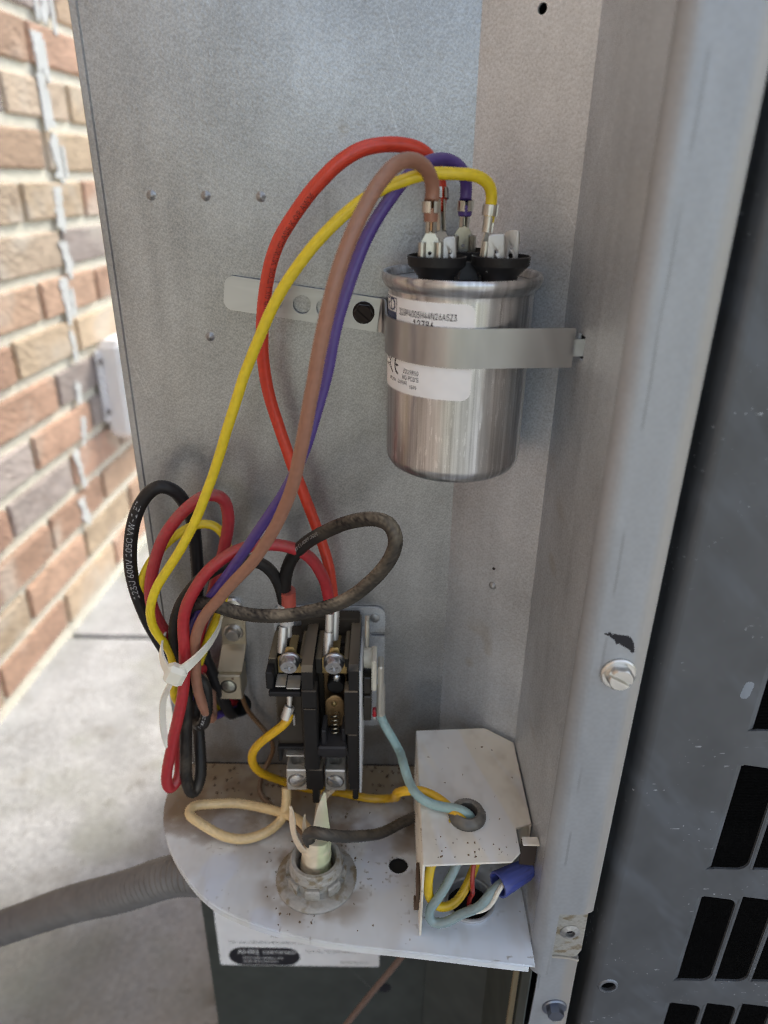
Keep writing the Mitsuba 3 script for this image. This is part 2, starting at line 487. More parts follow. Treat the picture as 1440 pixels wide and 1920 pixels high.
def slab(x0, x1, y0, y1, z0, z1, seed):
    """a concrete slab with worn, slightly wandering edges"""
    r = np.random.default_rng(seed)
    pts = []
    for a, b in (((x0, y0), (x1, y0)), ((x1, y0), (x1, y1)), ((x1, y1), (x0, y1)), ((x0, y1), (x0, y0))):
        u = np.linspace(0, 1, 60)[:-1]
        e = np.array(a) + u[:, None] * (np.array(b) - np.array(a))
        pts.append(e + r.normal(0, 0.0012, e.shape))
    poly = Polygon(np.vstack(pts)).buffer(0)
    top = sheet(poly.buffer(-0.003), z1 - z0, ((0, 0, z0), (1, 0, 0), (0, 1, 0), (0, 0, 1)))
    low = sheet(poly, z1 - z0 - 0.003, ((0, 0, z0), (1, 0, 0), (0, 1, 0), (0, 0, 1)))
    return cat(top, low)


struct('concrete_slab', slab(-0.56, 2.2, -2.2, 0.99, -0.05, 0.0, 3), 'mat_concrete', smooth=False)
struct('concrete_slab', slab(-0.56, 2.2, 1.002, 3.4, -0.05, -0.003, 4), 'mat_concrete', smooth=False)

# ---------------------------------------------------------------- brick wall (runs along s, faces +n)
WS = np.array([0.055, 1.0, 0]); WS /= np.linalg.norm(WS)
WN = np.array([WS[1], -WS[0], 0.0])
W0 = np.array([-0.5758, 0.0, 0.0])
COURSE, Z0, PITCH = 0.0686, 0.0171, 0.195
BL, BH = PITCH - 0.011, COURSE - 0.0165


def wall_pts(m):
    m.vertices = W0 + m.vertices[:, :1] * WS + m.vertices[:, 1:2] * WN + m.vertices[:, 2:] * np.array([0, 0, 1.0])
    m.fix_normals()
    return m


brick_wall = thing('brick_wall', 'red and brown brick house wall with pale mortar joints left of the metal cabinet', 'wall')
mort = trimesh.creation.box((7.0, 0.11, 2.72))
mort.vertices += (1.2, -0.055 - 0.007, 1.36 - 0.05)
put('mortar', wall_pts(mort), 'mat_mortar', brick_wall, smooth=False)
rb = np.random.default_rng(11)
rest = []
rest_uv = []


def brick_mesh(s, k, wide=False):
    z = Z0 + COURSE * (k + 0.5)
    jit = rb.normal(0, 1, 8)
    l, h = BL + 0.0015 * jit[0], BH + 0.0010 * jit[1]
    m = cbox(s - l / 2, s + l / 2, -0.09, 0.0009 * jit[2], z - h / 2 + 0.0006 * jit[3], z + h / 2 + 0.0006 * jit[3], 0.0028)
    v = m.vertices.copy()
    m.vertices = v + (meshkit.noise(v * 60 + k, 3)[:, None] - 0.5) * 0.0016
    return wall_pts(m)


for k in range(0, 38):
    off = 1.19 if k % 2 == 0 else 1.095
    for j in range(-14, 14):
        s = off + PITCH * (j + 0.5)
        if not -2.0 < s < 4.2:
            continue
        uvv = rb.random(2)
        if (0.45 < s < 2.3) and k < 20:
            m = brick_mesh(s, k)
            put('brick', m, 'mat_brick', brick_wall, smooth=False, uv=np.tile(uvv, (len(m.vertices), 1)))
        elif k >= 20 or s <= 0.45 or s >= 2.3:
            z = Z0 + COURSE * (k + 0.5)
            m = trimesh.creation.box((BL, 0.09, BH))
            m.vertices += (s, -0.045, z)
            rest.append(wall_pts(m)); rest_uv.append(np.tile(uvv, (len(m.vertices), 1)))
put('outer_bricks', cat(*rest), 'mat_brick', brick_wall, smooth=False, uv=np.vstack(rest_uv), kind='stuff')

# white mortar smear running down the wall: one irregular daub per course
rs = np.random.default_rng(5)
for k in range(2, 15):
    z = Z0 + COURSE * k
    sc = 1.13 + 0.0115 * (k - 3) + rs.normal(0, 0.004)
    w0 = (0.006 if k < 7 else 0.013) + 0.008 * rs.random()
    zs = np.linspace(z - 0.002, z + COURSE * (0.5 + 0.5 * rs.random()), 22)
    hw = w0 * np.clip(np.convolve(rs.random(26), [0.2, 0.3, 0.3, 0.2, 0.0], 'valid') * 1.5 - 0.1, 0.2, 1.2)
    wn_ = 0.006 * np.cumsum(rs.normal(0, 0.25, 22))
    poly = Polygon(np.r_[np.c_[sc - hw + wn_, zs], np.c_[sc + hw * 0.9 + wn_, zs][::-1]]).buffer(0.003).buffer(-0.002)
    if k > 6:
        for q in range(2):
            c = sc + rs.normal(0, w0)
            poly = poly.union(sbox(c - 0.003, z - 0.012 * rs.random(), c + 0.003, z + 0.04).buffer(0.002))
    m = sheet(poly, 0.0020, ((0, 0, 0), (1, 0, 0), (0, 0, 1), (0, 1, 0)))
    put('mortar_smear', wall_pts(m), 'mat_smear', brick_wall, smooth=False, label='white dried mortar smear' if k == 2 else None)

wb = thing('wall_box', 'white plastic box screwed to the brick wall behind the cabinet edge', 'box')
m = cbox(1.235, 1.46, 0.001, 0.05, 0.268, 0.445, 0.012)
put('housing', wall_pts(m), 'mat_plastic', wb, tint((0.86, 0.86, 0.88), 0.03, 60))
m = cbox(1.228, 1.40, 0.001, 0.010, 0.30, 0.43, 0.003)
put('mounting_flange', wall_pts(m), 'mat_plastic', wb, tint((0.82, 0.82, 0.85), 0.03, 60))
for z in (0.32, 0.41):
    m = cat(*[wall_pts(cyl((1.2305, 0.011, z), (1.2305, 0.014, z), 0.005))])
    put('screw', m, 'mat_metal', wb, tint((0.25, 0.22, 0.22), 0.1))

# ================================================================ the condensing unit's cabinet
XL, YB, ZS = -0.136, 0.364, 0.348          # left edge, back panel plane, shelf plane
XV, XW, YV, YF = 0.0385, 0.081, 0.331, 0.237  # fold, side wall, where the angled panel meets it, flange front
TOP = 0.93
unit = thing('condenser_cabinet', 'grey sheet metal air conditioner cabinet with its wiring compartment open', 'air conditioner')

back = sbox(XL, ZS, XV, TOP).difference(Point(-0.0955, 0.3985).buffer(0.0112, quad_segs=12))
bp = put('back_panel', sheet(back, 0.0012, ((0, YB, 0), (1, 0, 0), (0, 0, 1), (0, 1, 0))), 'mat_galvanised', unit, smooth=False)
put('edge_hem', cbox(XL - 0.0006, XL + 0.0032, YB - 0.0009, YB + 0.022, ZS, TOP, 0.0006), 'mat_galvanised', bp, smooth=30)
for x, z in ((-0.1109, 0.7003), (-0.0854, 0.7003), (-0.0597, 0.7002), (-0.0894, 0.635)):
    put('dimple', lathe([(0.0024, 0), (0.0017, 0.0003), (0.0012, 0.0008), (0.0006, 0.0011), (0, 0.0012)], (x, YB - 0.0001, z), (0, -1, 0), 20), 'mat_galvanised', bp, smooth=60)
ud = np.array([XW - XV, YV - YB, 0]); wl = np.linalg.norm(ud); ud /= wl
nd = np.array([-ud[1], ud[0], 0])   # away from the viewer
ang = sbox(0, ZS, wl, TOP).difference(Point(0.0285, 0.7716).buffer(0.0021))
ap = put('angled_panel', sheet(ang, 0.0012, ((XV, YB, 0), ud, (0, 0, 1), nd)), 'mat_lightened_galvanised', unit, smooth=False)
q = np.array([XV, YB, 0]) + ud * 0.0295
put('dimple', lathe([(0.0024, 0), (0.0016, 0.0010), (0.0008, 0.0015), (0, 0.0016)], (q[0], q[1], 0.5015), -nd, 20), 'mat_galvanised', ap, smooth=60)
put('hole', cyl(q + np.array([0, 0, 0.5125]) - nd * 0.0001, q + np.array([0, 0, 0.5125]) - nd * 0.0003, 0.0009, 12), 'mat_ink', ap)
# side wall with the strap slot; its front rolls round into the flange
sw = sbox(YF + 0.004, 0.33, YV + 0.001, TOP).difference(sbox(0.2925, 0.6415, 0.3035, 0.6515))
sp = put('side_panel', sheet(sw, 0.0012, ((XW, 0, 0), (0, 1, 0), (0, 0, 1), (1, 0, 0))), 'mat_lightened_galvanised', unit, smooth=False)
# the flange: rolled edge, flat face, small return at its right edge
prof = [(XW, YF + 0.006)] + [(XW + 0.006 - 0.006 * math.cos(a), YF + 0.006 - 0.006 * math.sin(a)) for a in np.linspace(0.15, math.pi / 2, 9)]
prof += [(0.1005, YF), (0.1035, YF + 0.0003), (0.1066, YF + 0.0014), (0.1077, YF + 0.0022)]
line = LineString(prof).buffer(0.0006, cap_style=2, join_style=1)
fm = trimesh.creation.extrude_polygon(line, TOP - 0.377, engine='earcut'); fm.apply_translation((0, 0, 0.377))
low = LineString([p for p in prof if p[0] < 0.0905] + [(0.0905, YF)]).buffer(0.0006, cap_style=2, join_style=1)
fl = trimesh.creation.extrude_polygon(low, 0.377 - 0.329, engine='earcut'); fl.apply_translation((0, 0, 0.329))
cp = put('corner_flange', cat(fm, fl), 'mat_post', unit, smooth=40)
# marker scribble above the screw
rsx = np.random.default_rng(2)
strokes = []
for i in range(9):
    u = i / 8
    a = np.array([0.0905 + 0.0085 * u, 0.5462 - 0.0022 * u + 0.0005 * rsx.normal()])
    b = a + np.array([0.0028 - 0.0008 * u, -0.0028 - 0.0030 * u])
    strokes.append(LineString([a, (a + b) / 2 + rsx.normal(0, 0.0003, 2), b]).buffer(0.00055 + 0.0003 * u, quad_segs=3))
strokes.append(LineString([(0.0890, 0.5459), (0.0920, 0.5448)]).buffer(0.0004))
from shapely import union_all
put('ink_scribble', sheet(union_all(strokes), 0.00006, ((0, YF - 0.00062, 0), (1, 0, 0), (0, 0, 1), (0, -1, 0))), 'mat_ink', cp, smooth=False, label='black marker scribble')

# ---- shelf with its curved front edge, holes cut through
edge = spline(np.array([[-0.1363, 0.345, 0], [-0.1363, 0.331, 0], [-0.1330, 0.315, 0], [-0.1262, 0.3000, 0], [-0.1186, 0.2885, 0], [-0.1060, 0.2735, 0], [-0.0905, 0.2604, 0], [-0.0730, 0.2520, 0], [-0.0534, 0.2457, 0], [-0.0250, 0.2398, 0],
                        [0.0114, 0.2360, 0], [0.045, 0.2325, 0], [0.0800, 0.2290, 0]]), 0.003)[:, :2]
outline = Polygon(np.vstack([[(XV, YB - 0.001), (XL, YB - 0.001)], edge, [(XW - 0.0005, YV)]])).buffer(0)
holes = [((0.0502, 0.2641), 0.0128), ((0.0112, 0.2863), 0.0056), ((-0.0355, 0.2775), 0.012)]
for c, r in holes:
    outline = outline.difference(Point(c).buffer(r, quad_segs=14))
sh = put('shelf', sheet(outline, 0.0014, ((0, 0, ZS - 0.0014), (1, 0, 0), (0, 1, 0), (0, 0, 1))), 'mat_shelf', unit, smooth=False, label='weathered shelf with a curved front edge')
lipc = np.c_[edge[2:-1], np.full(len(edge) - 3, ZS - 0.0042)]
lip = LineString(edge[1:-1]).buffer(0.0006, cap_style=2)
lm = trimesh.creation.extrude_polygon(lip, 0.0040, engine='earcut'); lm.apply_translation((0, 0, ZS - 0.0046))
put('front_lip', lm, 'mat_shelf', sh, smooth=40)
ring = lathe([(0.0120, -0.004), (0.0132, -0.004), (0.0134, 0.0010), (0.0140, 0.0014), (0.0137, 0.0024), (0.0128, 0.0027), (0.0119, 0.0022), (0.0117, 0.0008), (0.0120, -0.004)], (0.0502, 0.2641, ZS), (0, 0, 1), 56)
put('hole_rim', ring, 'mat_satin', sh, tint((0.55, 0.56, 0.58), 0.25, 500), smooth=40)

rc = np.random.default_rng(21)


def crumbs(n, place, z, lo=0.0003, hi=0.0010):
    ms = []
    while len(ms) < n:
        x, y = place()
        if not outline.contains(Point(x, y)):
            continue
        m = trimesh.creation.icosphere(subdivisions=1, radius=1.0)
        m.vertices = m.vertices * (1 + 0.35 * rc.normal(0, 1, (len(m.vertices), 1)).clip(-1, 1)) * rc.uniform(0.5, 1.2, 3) * rc.uniform(lo, hi)
        m.apply_transform(trimesh.transformations.rotation_matrix(rc.uniform(0, 6.28), [0, 0, 1]))
        m.apply_translation((x, y, z - m.vertices[:, 2].min() * 0.6))
        ms.append(m)
    return cat(*ms)


def _back():
    return rc.uniform(-0.130, 0.075), 0.362 - abs(rc.normal(0, 0.016))


def _round_nut():
    a, r = rc.uniform(0, 6.28), 0.0235 + abs(rc.normal(0, 0.006))
    return -0.0355 + r * math.cos(a), 0.2775 + r * math.sin(a)


put('dirt_crumbs', cat(crumbs(130, _back, ZS), crumbs(36, _round_nut, ZS, 0.0002, 0.0007), crumbs(22, lambda: (rc.uniform(-0.12, 0.075), rc.uniform(0.245, 0.34)), ZS, 0.0002, 0.0006)), 'mat_rough', sh, tint((0.13, 0.09, 0.055), 0.5, 300), smooth=False, kind='stuff')
put('hole_plug', lathe([(0, -0.0030), (0.0056, -0.0030), (0.0060, -0.0014), (0.0060, -0.0040), (0, -0.0042)], (0.0112, 0.2863, ZS), (0, 0, 1), 28), 'mat_rough', sh, tint((0.012, 0.012, 0.012), 0.2, 300))  # made-up black plug, stands in for the darkness below the small hole
put('hole_bushing', lathe([(0, -0.0130), (0.0130, -0.0130), (0.0134, -0.0118), (0.0134, -0.0018), (0.0126, -0.0018), (0.0124, -0.0115), (0, -0.0118)], (0.0502, 0.2641, ZS), (0, 0, 1), 40), 'mat_rough', sh, tint((0.02, 0.018, 0.016), 0.3, 300))  # closed dark cup, added to block light coming up through the hole

# ---- lower body, below the shelf
lp = put('lower_panel', cbox(XL, XV + 0.0, YB, YB + 0.002, 0.03, ZS - 0.003, 0.0004), 'mat_green', unit, smooth=False)
la = sheet(sbox(0, 0.03, wl, ZS - 0.003), 0.002, ((XV, YB, 0), ud, (0, 0, 1), nd))
put('lower_angled_panel', la, 'mat_green', unit, smooth=False)
put('hole', cyl((0.0055, YB - 0.0002, 0.1035), (0.0055, YB - 0.0005, 0.1035), 0.0058, 20), 'mat_ink', lp)
pl = rrect(-0.127, 0.1305, 0.0012, 0.214, 0.002)
YLb = YB - 0.0003
lab = put('rating_label', sheet(pl, 0.0002, ((0, YB, 0), (1, 0, 0), (0, 0, 1), (0, -1, 0))), 'mat_paper', lp, smooth=False, label='white rating label with a black band')
FR = lambda x, z: ((x, YB - 0.0002, z), (1, 0, 0), (0, 0, 1), (0, -1, 0))
band = LineString([(-0.1085, 0.1420), (-0.0735, 0.1420)]).buffer(0.0110, quad_segs=10).intersection(sbox(-0.2, 0.131, 0.1, 0.2))
put('printed_band', sheet(band, 0.00005, FR(0, 0)), 'mat_ink', lab, smooth=False)
white = tint((0.7, 0.7, 0.7), 0.02)
put('band_lettering', cat(flat_text('AHRI', 0.0052, FR(-0.1125, 0.1450), 0.00012), flat_text('CERTIFIED', 0.0036, FR(-0.0925, 0.1455), 0.00012),
                          flat_text('UNITARY SMALL AC', 0.0024, FR(-0.1085, 0.1390), 0.00012), flat_text('AHRI STD 210/240', 0.0022, FR(-0.1085, 0.1348), 0.00012)), 'mat_rough', lab, white, smooth=False)
put('small_print', cat(flat_text('FOR OUTDOOR USE ONLY', 0.0028, FR(-0.058, 0.1475), 0.00006), flat_text('MAX FUSE  HACR BREAKER', 0.0026, FR(-0.045, 0.1555)),
                       flat_text('THE AIR CONDITIONER MODEL IS RATED', 0.0026, FR(-0.119, 0.1580)), flat_text('FACTORY CHARGED R-410A', 0.0026, FR(-0.046, 0.1625)),
                       flat_text('MADE IN USA', 0.0024, FR(-0.030, 0.1345)), flat_text('COMPRESSOR 208/230 V 60 HZ', 0.0026, FR(-0.085, 0.1660))), 'mat_ink', lab, smooth=False)

# ---- louvred front grille, right of the corner
YG = 0.246
front = sbox(0.1235, 0.03, 0.76, TOP)
slots = []
for row in range(-3, 7):
    z1 = 0.4680 - 0.0892 * row + 0.0
    z0 = z1 - 0.0690
    if z0 < 0.05:
        continue
    for c in range(0, 27):
        x0 = 0.1662 + 0.0200 * c
        x1 = x0 + 0.0176
        if x1 > 0.74:
            continue
        r = 0.0055
        a = [(x0, z1 + 0.0004), (x1 - r, z1 - 0.0016)] + [(x1 - r + r * math.sin(t), z1 - 0.0016 - r + r * math.cos(t)) for t in np.linspace(0.2, math.pi / 2, 6)]
        a += [(x1 - r + r * math.cos(t), z0 + r - r * math.sin(t)) for t in np.linspace(0.1, math.pi / 2, 6)] + [(x0, z0 + 0.0004)]
        slots.append(Polygon(a).buffer(0))
cuts = []
for P in slots:
    x0, z0, x1, z1 = P.bounds
    e = 0.0030 if x0 < 0.1665 else 0.0
    cuts.append(P.union(sbox(x0 - e, z0, x0 + 0.001, z1 - 0.0006)))
gp = front.difference(union_all(cuts)).difference(Point(0.1282, 0.3045).buffer(0.0040))
grp = put('grille_panel', sheet(gp, 0.0012, ((0, YG, 0), (1, 0, 0), (0, 0, 1), (0, 1, 0))), 'mat_slate', unit, smooth=False, label='dark slate panel pierced by rows of slots')
roll = LineString([(0.1236, YG + 0.0006)] + [(0.1236 - 0.0056 * math.sin(a), YG + 0.0068 - 0.0062 * math.cos(a)) for a in np.linspace(0.1, math.pi / 2, 9)] + [(0.1180, YG + 0.03)]).buffer(0.0006, cap_style=2)
rm = trimesh.creation.extrude_polygon(roll, TOP - 0.03, engine='earcut'); rm.apply_translation((0, 0, 0.03))
put('rolled_edge', rm, 'mat_slate', grp, smooth=40)
# each slot's left side and foot are pressed in: a sloping lip round the opening
for P in slots:
    x0, z0, x1, z1 = P.bounds
    e = 0.0031 if x0 < 0.1665 else 0.0001
    if e > 0.001:
        lipm = hull([(x0 - e, YG + d, z) for d in (0.0001, 0.0011) for z in (z0, z1 - 0.0006)] + [(x0, YG + 0.0015 + d, z) for d in (0, 0.001) for z in (z0 + 0.0005, z1 - 0.0010)])
        put('slot_lip', lipm, 'mat_slate', grp, smooth=False)
    else:   # the narrow ribs between slots are rolled to a rounded edge
        put('slot_rib', tube(np.array([(x0 - 0.0012, YG + 0.0010, z0 + 0.001), (x0 - 0.0012, YG + 0.0010, z1 - 0.002)]), 0.00125, 10), 'mat_slate', grp, smooth=True)
hr = lathe([(0.0040, 0.0002), (0.0056, -0.0001), (0.0052, 0.0006), (0.0041, 0.0008), (0.0040, 0.0002)], (0.1282, YG, 0.3045), (0, -1, 0), 30)
put('hole_rim', hr, 'mat_satin', grp, tint((0.22, 0.24, 0.27), 0.5, 600))
oval = LineString([(0.1575, 0.5085), (0.1582, 0.5135)]).buffer(0.0021)
put('worn_patch', sheet(oval, 0.00008, ((0, YG, 0), (1, 0, 0), (0, 0, 1), (0, -1, 0))), 'mat_paint', grp, tint((0.20, 0.23, 0.27), 0.2, 300), smooth=False)
# coil fins behind the grille
fins = []
for i in range(340):
    z = 0.05 + 0.0026 * i
    if z > TOP - 0.02:
        break
    fins.append(trimesh.creation.box((0.60, 0.030, 0.0006), trimesh.transformations.translation_matrix((0.45, 0.36, z))))
put('coil_fins', cat(*fins), 'mat_rough', unit, tint((0.008, 0.007, 0.006), 0.4, 90), smooth=False, kind='stuff')
# bracket plate joining corner and grille at the foot
brk = Polygon([(0.0885, 0.3300), (0.1088, 0.3280), (0.1105, 0.03), (0.0835, 0.03), (0.0885, 0.300)])
bk = put('foot_bracket', sheet(brk, 0.0012, ((0, YG + 0.0005, 0), (1, 0, 0), (0, 0, 1), (0, 1, 0))), 'mat_post', unit, smooth=False)
tabp = Polygon([(0.0880, 0.3785), (0.1086, 0.3785), (0.1090, 0.3360), (0.1070, 0.3310), (0.1000, 0.3292), (0.0890, 0.3300)]).difference(Point(0.1010, 0.3508).buffer(0.0026))
put('bare_tab', sheet(tabp, 0.0010, ((0, YG - 0.0007, 0), (1, 0, 0), (0, 0, 1), (0, 1, 0))), 'mat_nut', bk, smooth=False, label='bare weathered metal tab with a hole')
put('tab_hole', cyl((0.1010, YG + 0.0004, 0.3508), (0.1010, YG + 0.0003, 0.3508), 0.0030, 20), 'mat_ink', bk, smooth=False)
hr = lathe([(0.0025, 0.0012), (0.0032, 0.0011), (0.0052, 0.0002), (0.0050, -0.0002), (0.0025, -0.0004), (0.0025, 0.0012)], (0.1010, YG - 0.0008, 0.3508), (0, -1, 0), 30)
put('hole_rim', hr, 'mat_satin', bk, tint((0.40, 0.40, 0.40), 0.5, 700))
fold = tube(np.array([(0.0890, YG - 0.0004, 0.3295), (0.0950, YG - 0.0012, 0.3310), (0.1020, YG - 0.0012, 0.3302), (0.1085, YG - 0.0004, 0.3270)]), 0.0007, 8)
put('sealant_bead', fold, 'mat_rough', bk, tint((0.36, 0.33, 0.28), 0.5, 900), smooth=True)
b = cat(lathe([(0, 0.0012), (0.0062, 0.0012), (0.0070, 0.0006), (0.0071, 0), (0, 0)], (0.1008, YG + 0.0004, 0.2835), (0, -1, 0), 30), hull([(0.1008 + 0.0046 * math.cos(a + 0.2), YG + 0.0004 - d, 0.2835 + 0.0046 * math.sin(a + 0.2)) for a in np.arange(6) * math.pi / 3 for d in (0.001, 0.0052)]))
put('bolt', b, 'mat_metal', bk, tint((0.20, 0.22, 0.27), 0.4, 500))
cornerlow = LineString([(XW + 0.0005, YV), (XW + 0.0005, YG + 0.004), (0.0845, YG)]).buffer(0.0006, cap_style=2)
cl = trimesh.creation.extrude_polygon(cornerlow, 0.30, engine='earcut'); cl.apply_translation((0, 0, 0.03))
put('lower_side_panel', cl, 'mat_green', unit, smooth=40)
put('trim_strip', cbox(0.0768, 0.0800, 0.252, 0.2545, 0.03, ZS - 0.004, 0.0004), 'mat_rough', unit, tint((0.16, 0.13, 0.08), 0.4, 200))
# rest of the body: sides, back, lid, base
put('left_side_panel', cbox(XL, XL + 0.0015, YB + 0.023, 0.86, 0.03, TOP, 0.0004), 'mat_slate', unit, smooth=False)
put('rear_panel', cbox(XL + 0.002, 0.76, 0.86, 0.862, 0.03, TOP, 0.0004), 'mat_slate', unit, smooth=False)
put('right_side_panel', cbox(0.7585, 0.76, YG + 0.002, 0.859, 0.03, TOP, 0.0004), 'mat_slate', unit, smooth=False)
lid = Polygon([(XL - 0.005, YB - 0.004), (XV, YB - 0.004), (XW - 0.004, YV - 0.004), (XW - 0.004, YF - 0.006), (0.766, YF - 0.006), (0.766, 0.868), (XL - 0.005, 0.868)])
put('top_cover', sheet(lid, 0.02, ((0, 0, TOP + 0.0005), (1, 0, 0), (0, 1, 0), (0, 0, 1))), 'mat_slate', unit, smooth=False)
base = Polygon([(XL - 0.004, YB - 0.003), (XV, YB - 0.003), (XW, YV - 0.003), (XW, YF + 0.003), (0.764, YF + 0.003), (0.764, 0.866), (XL - 0.004, 0.866)])
put('base_pan', sheet(base, 0.0288, ((0, 0, 0.0005), (1, 0, 0), (0, 1, 0), (0, 0, 1))), 'mat_slate', unit, smooth=False)

# ---- small bent tab on the side wall by the splice cover
put('bent_tab', cbox(0.0722, 0.0806, 0.2520, 0.2572, 0.4062, 0.4072, 0.0003), 'mat_cover', unit, smooth=False)
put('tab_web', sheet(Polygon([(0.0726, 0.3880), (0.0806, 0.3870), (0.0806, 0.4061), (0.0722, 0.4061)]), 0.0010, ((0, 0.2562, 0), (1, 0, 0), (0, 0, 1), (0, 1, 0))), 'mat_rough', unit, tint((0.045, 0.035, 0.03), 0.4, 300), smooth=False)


def hex_head(at, r, h, axis=(0, -1, 0), turn=0.0, dome=0.25, washer=1.25):
    at = np.asarray(at, float); ax = np.asarray(axis, float) / np.linalg.norm(axis)
    a = np.cross(ax, [0.3, 0.1, 1.0]); a /= np.linalg.norm(a); b = np.cross(ax, a)
    pts = []
    for k in range(6):
        ph = k * math.pi / 3 + turn
        d = math.cos(ph) * a + math.sin(ph) * b
        pts += [at + d * r, at + ax * h * (1 - dome) + d * r]
    for k in range(24):
        ph = k * math.pi / 12
        d = math.cos(ph) * a + math.sin(ph) * b
        pts.append(at + ax * h + d * r * 0.80)
    H = hull(pts)
    w = m3.Manifold.hull_points(np.array([at + ax * z + (math.cos(p) * a + math.sin(p) * b) * r * q for p in np.arange(32) * math.pi / 16 for z, q in ((0, washer), (h * 0.16, washer), (h * 0.26, washer * 0.92))]))
    return H + w


def bar(at, axis, along, L, W, D):
    """a slot cutter centred on the face point at: along its length, depth D below the face"""
    ax = np.asarray(axis, float) / np.linalg.norm(axis)
    al = np.asarray(along, float); al = al - ax * np.dot(al, ax); al /= np.linalg.norm(al)
    sd = np.cross(ax, al)
    return hull([np.asarray(at) + al * i * L / 2 + sd * j * W / 2 + ax * k for i in (-1, 1) for j in (-1, 1) for k in (-D, D)])


def pan_screw(at, r, h, axis, along, slot=True, n=32):
    at = np.asarray(at, float); ax = np.asarray(axis, float) / np.linalg.norm(axis)
    m = lathe([(0, 0), (r, 0), (r, h * 0.45), (r * 0.86, h * 0.82), (r * 0.5, h * 0.97), (0, h)], at, ax, n)
    mm = m3.Manifold(m3.Mesh(np.asarray(m.vertices, np.float32), np.asarray(m.faces, np.uint32)))
    if slot:
        mm = mm - bar(at + ax * h, ax, along, 2.1 * r, 0.26 * r, 0.45 * h)
    return mm


def mf(m):
    m = tm(m)
    return m3.Manifold(m3.Mesh(np.asarray(m.vertices, np.float32), np.asarray(m.faces, np.uint32)))


zinc = tint((0.62, 0.63, 0.64), 0.25, 700, 0.15, (0.35, 0.28, 0.2))
steel = tint((0.60, 0.59, 0.56), 0.22, 600, 0.15)

fs = thing('flange_screw', 'large slotted hex washer screw in the grey corner flange below a black scribble', 'screw')
at = np.array([0.0968, YF - 0.0008, 0.5268])
H = hex_head(at, 0.0058, 0.0052, turn=0.35)
H = H - bar(at + np.array([0, -0.0052, 0]), (0, -1, 0), (1, 0, -0.55), 0.014, 0.0013, 0.0022)
put('head', H, 'mat_metal', fs, tint((0.72, 0.71, 0.68), 0.3, 500, 0.25, (0.4, 0.32, 0.22)), smooth=25)

# ================================================================ capacitor
cap = thing('run_capacitor', 'round silver metal capacitor with a white label, strapped in the compartment corner', 'capacitor')
CX, CY = 0.0325, 0.325
can = [(0, 0.5842), (0.0245, 0.5842), (0.0275, 0.5846), (0.0297, 0.5859), (0.0312, 0.5882), (0.0318, 0.5912), (0.0318, 0.6640), (0.0320, 0.6652), (0.0322, 0.6660)]
put('can', lathe(can, (CX, CY, 0), (0, 0, 1), 96), 'mat_can', cap, smooth=40)
rim = [(0.0322, 0.6660), (0.0336, 0.6672), (0.0346, 0.6690), (0.0351, 0.6705), (0.0350, 0.6719), (0.0343, 0.6728), (0.0333, 0.6727), (0.0326, 0.6718), (0.0322, 0.6700), (0.0320, 0.6692)]
put('rim', lathe(rim, (CX, CY, 0), (0, 0, 1), 96), 'mat_can', cap, smooth=50)
put('lid', lathe([(0, 0.6698), (0.018, 0.6697), (0.029, 0.6688), (0.0322, 0.6690)], (CX, CY, 0), (0, 0, 1), 64), 'mat_can', cap, smooth=50)
CUPS = [(0.0204, 0.3105), (0.0472, 0.3135), (0.0360, 0.3370)]
blackp = tint((0.014, 0.014, 0.015), 0.2, 500, 0.10, (0.12, 0.11, 0.10))
for x, y in CUPS:
    pr = [(0, 0.6703), (0.0074, 0.6703), (0.0076, 0.6722), (0.0098, 0.6748), (0.0120, 0.6768), (0.0123, 0.6803), (0.0117, 0.6806), (0.0113, 0.6775), (0.0090, 0.6756), (0, 0.6752)]
    put('terminal_cup', lathe(pr, (x, y, 0), (0, 0, 1), 56), 'mat_black', cap, blackp, smooth=40)
put('cup_bridge', hull([(0.030, 0.3125, 0.6705), (0.0385, 0.314, 0.6705), (0.0385, 0.321, 0.6705), (0.030, 0.321, 0.6705), (0.0318, 0.314, 0.6775), (0.0362, 0.3145, 0.6775), (0.0360, 0.321, 0.6775), (0.0320, 0.321, 0.6775)]), 'mat_black', cap, blackp)


def tab(x, y, z0, z1, w, yaw, lean=0.0):
    """a flat blade terminal with clipped corners and two holes"""
    h = z1 - z0
    P = Polygon([(-w / 2, 0), (w / 2, 0), (w / 2, h - 0.0012), (w / 2 - 0.0011, h), (-w / 2 + 0.0011, h), (-w / 2, h - 0.0012)])
    P = P.difference(Point(0, h * 0.55).buffer(0.0009)).difference(Point(0, h * 0.33).buffer(0.0010))
    c, s = math.cos(math.radians(yaw)), math.sin(math.radians(yaw))
    n = np.array([-s, c, 0])
    v = np.array([0, 0, 1.0]) + n * lean
    v /= np.linalg.norm(v)
    return sheet(P, 0.0008, ((x, y, z0), (c, s, 0), v, n))


tinc = tint((0.47, 0.46, 0.44), 0.15, 500)
for a in ((0.0256, 0.3075, 0.6748, 0.6880, 0.0056, 14, 0.08), (0.0440, 0.3060, 0.6748, 0.6893, 0.0070, 3, 0.02), (0.0520, 0.3190, 0.6748, 0.6900, 0.0062, -16, 0.03)):
    put('blade_terminal', tab(*a), 'mat_satin', cap, tinc, smooth=False)
# label wrapped on the can
def on_can(a, z, lift):
    a = np.asarray(a)
    return np.stack([CX + (0.0318 + lift) * np.sin(a), CY - (0.0318 + lift) * np.cos(a), np.asarray(z)], -1)


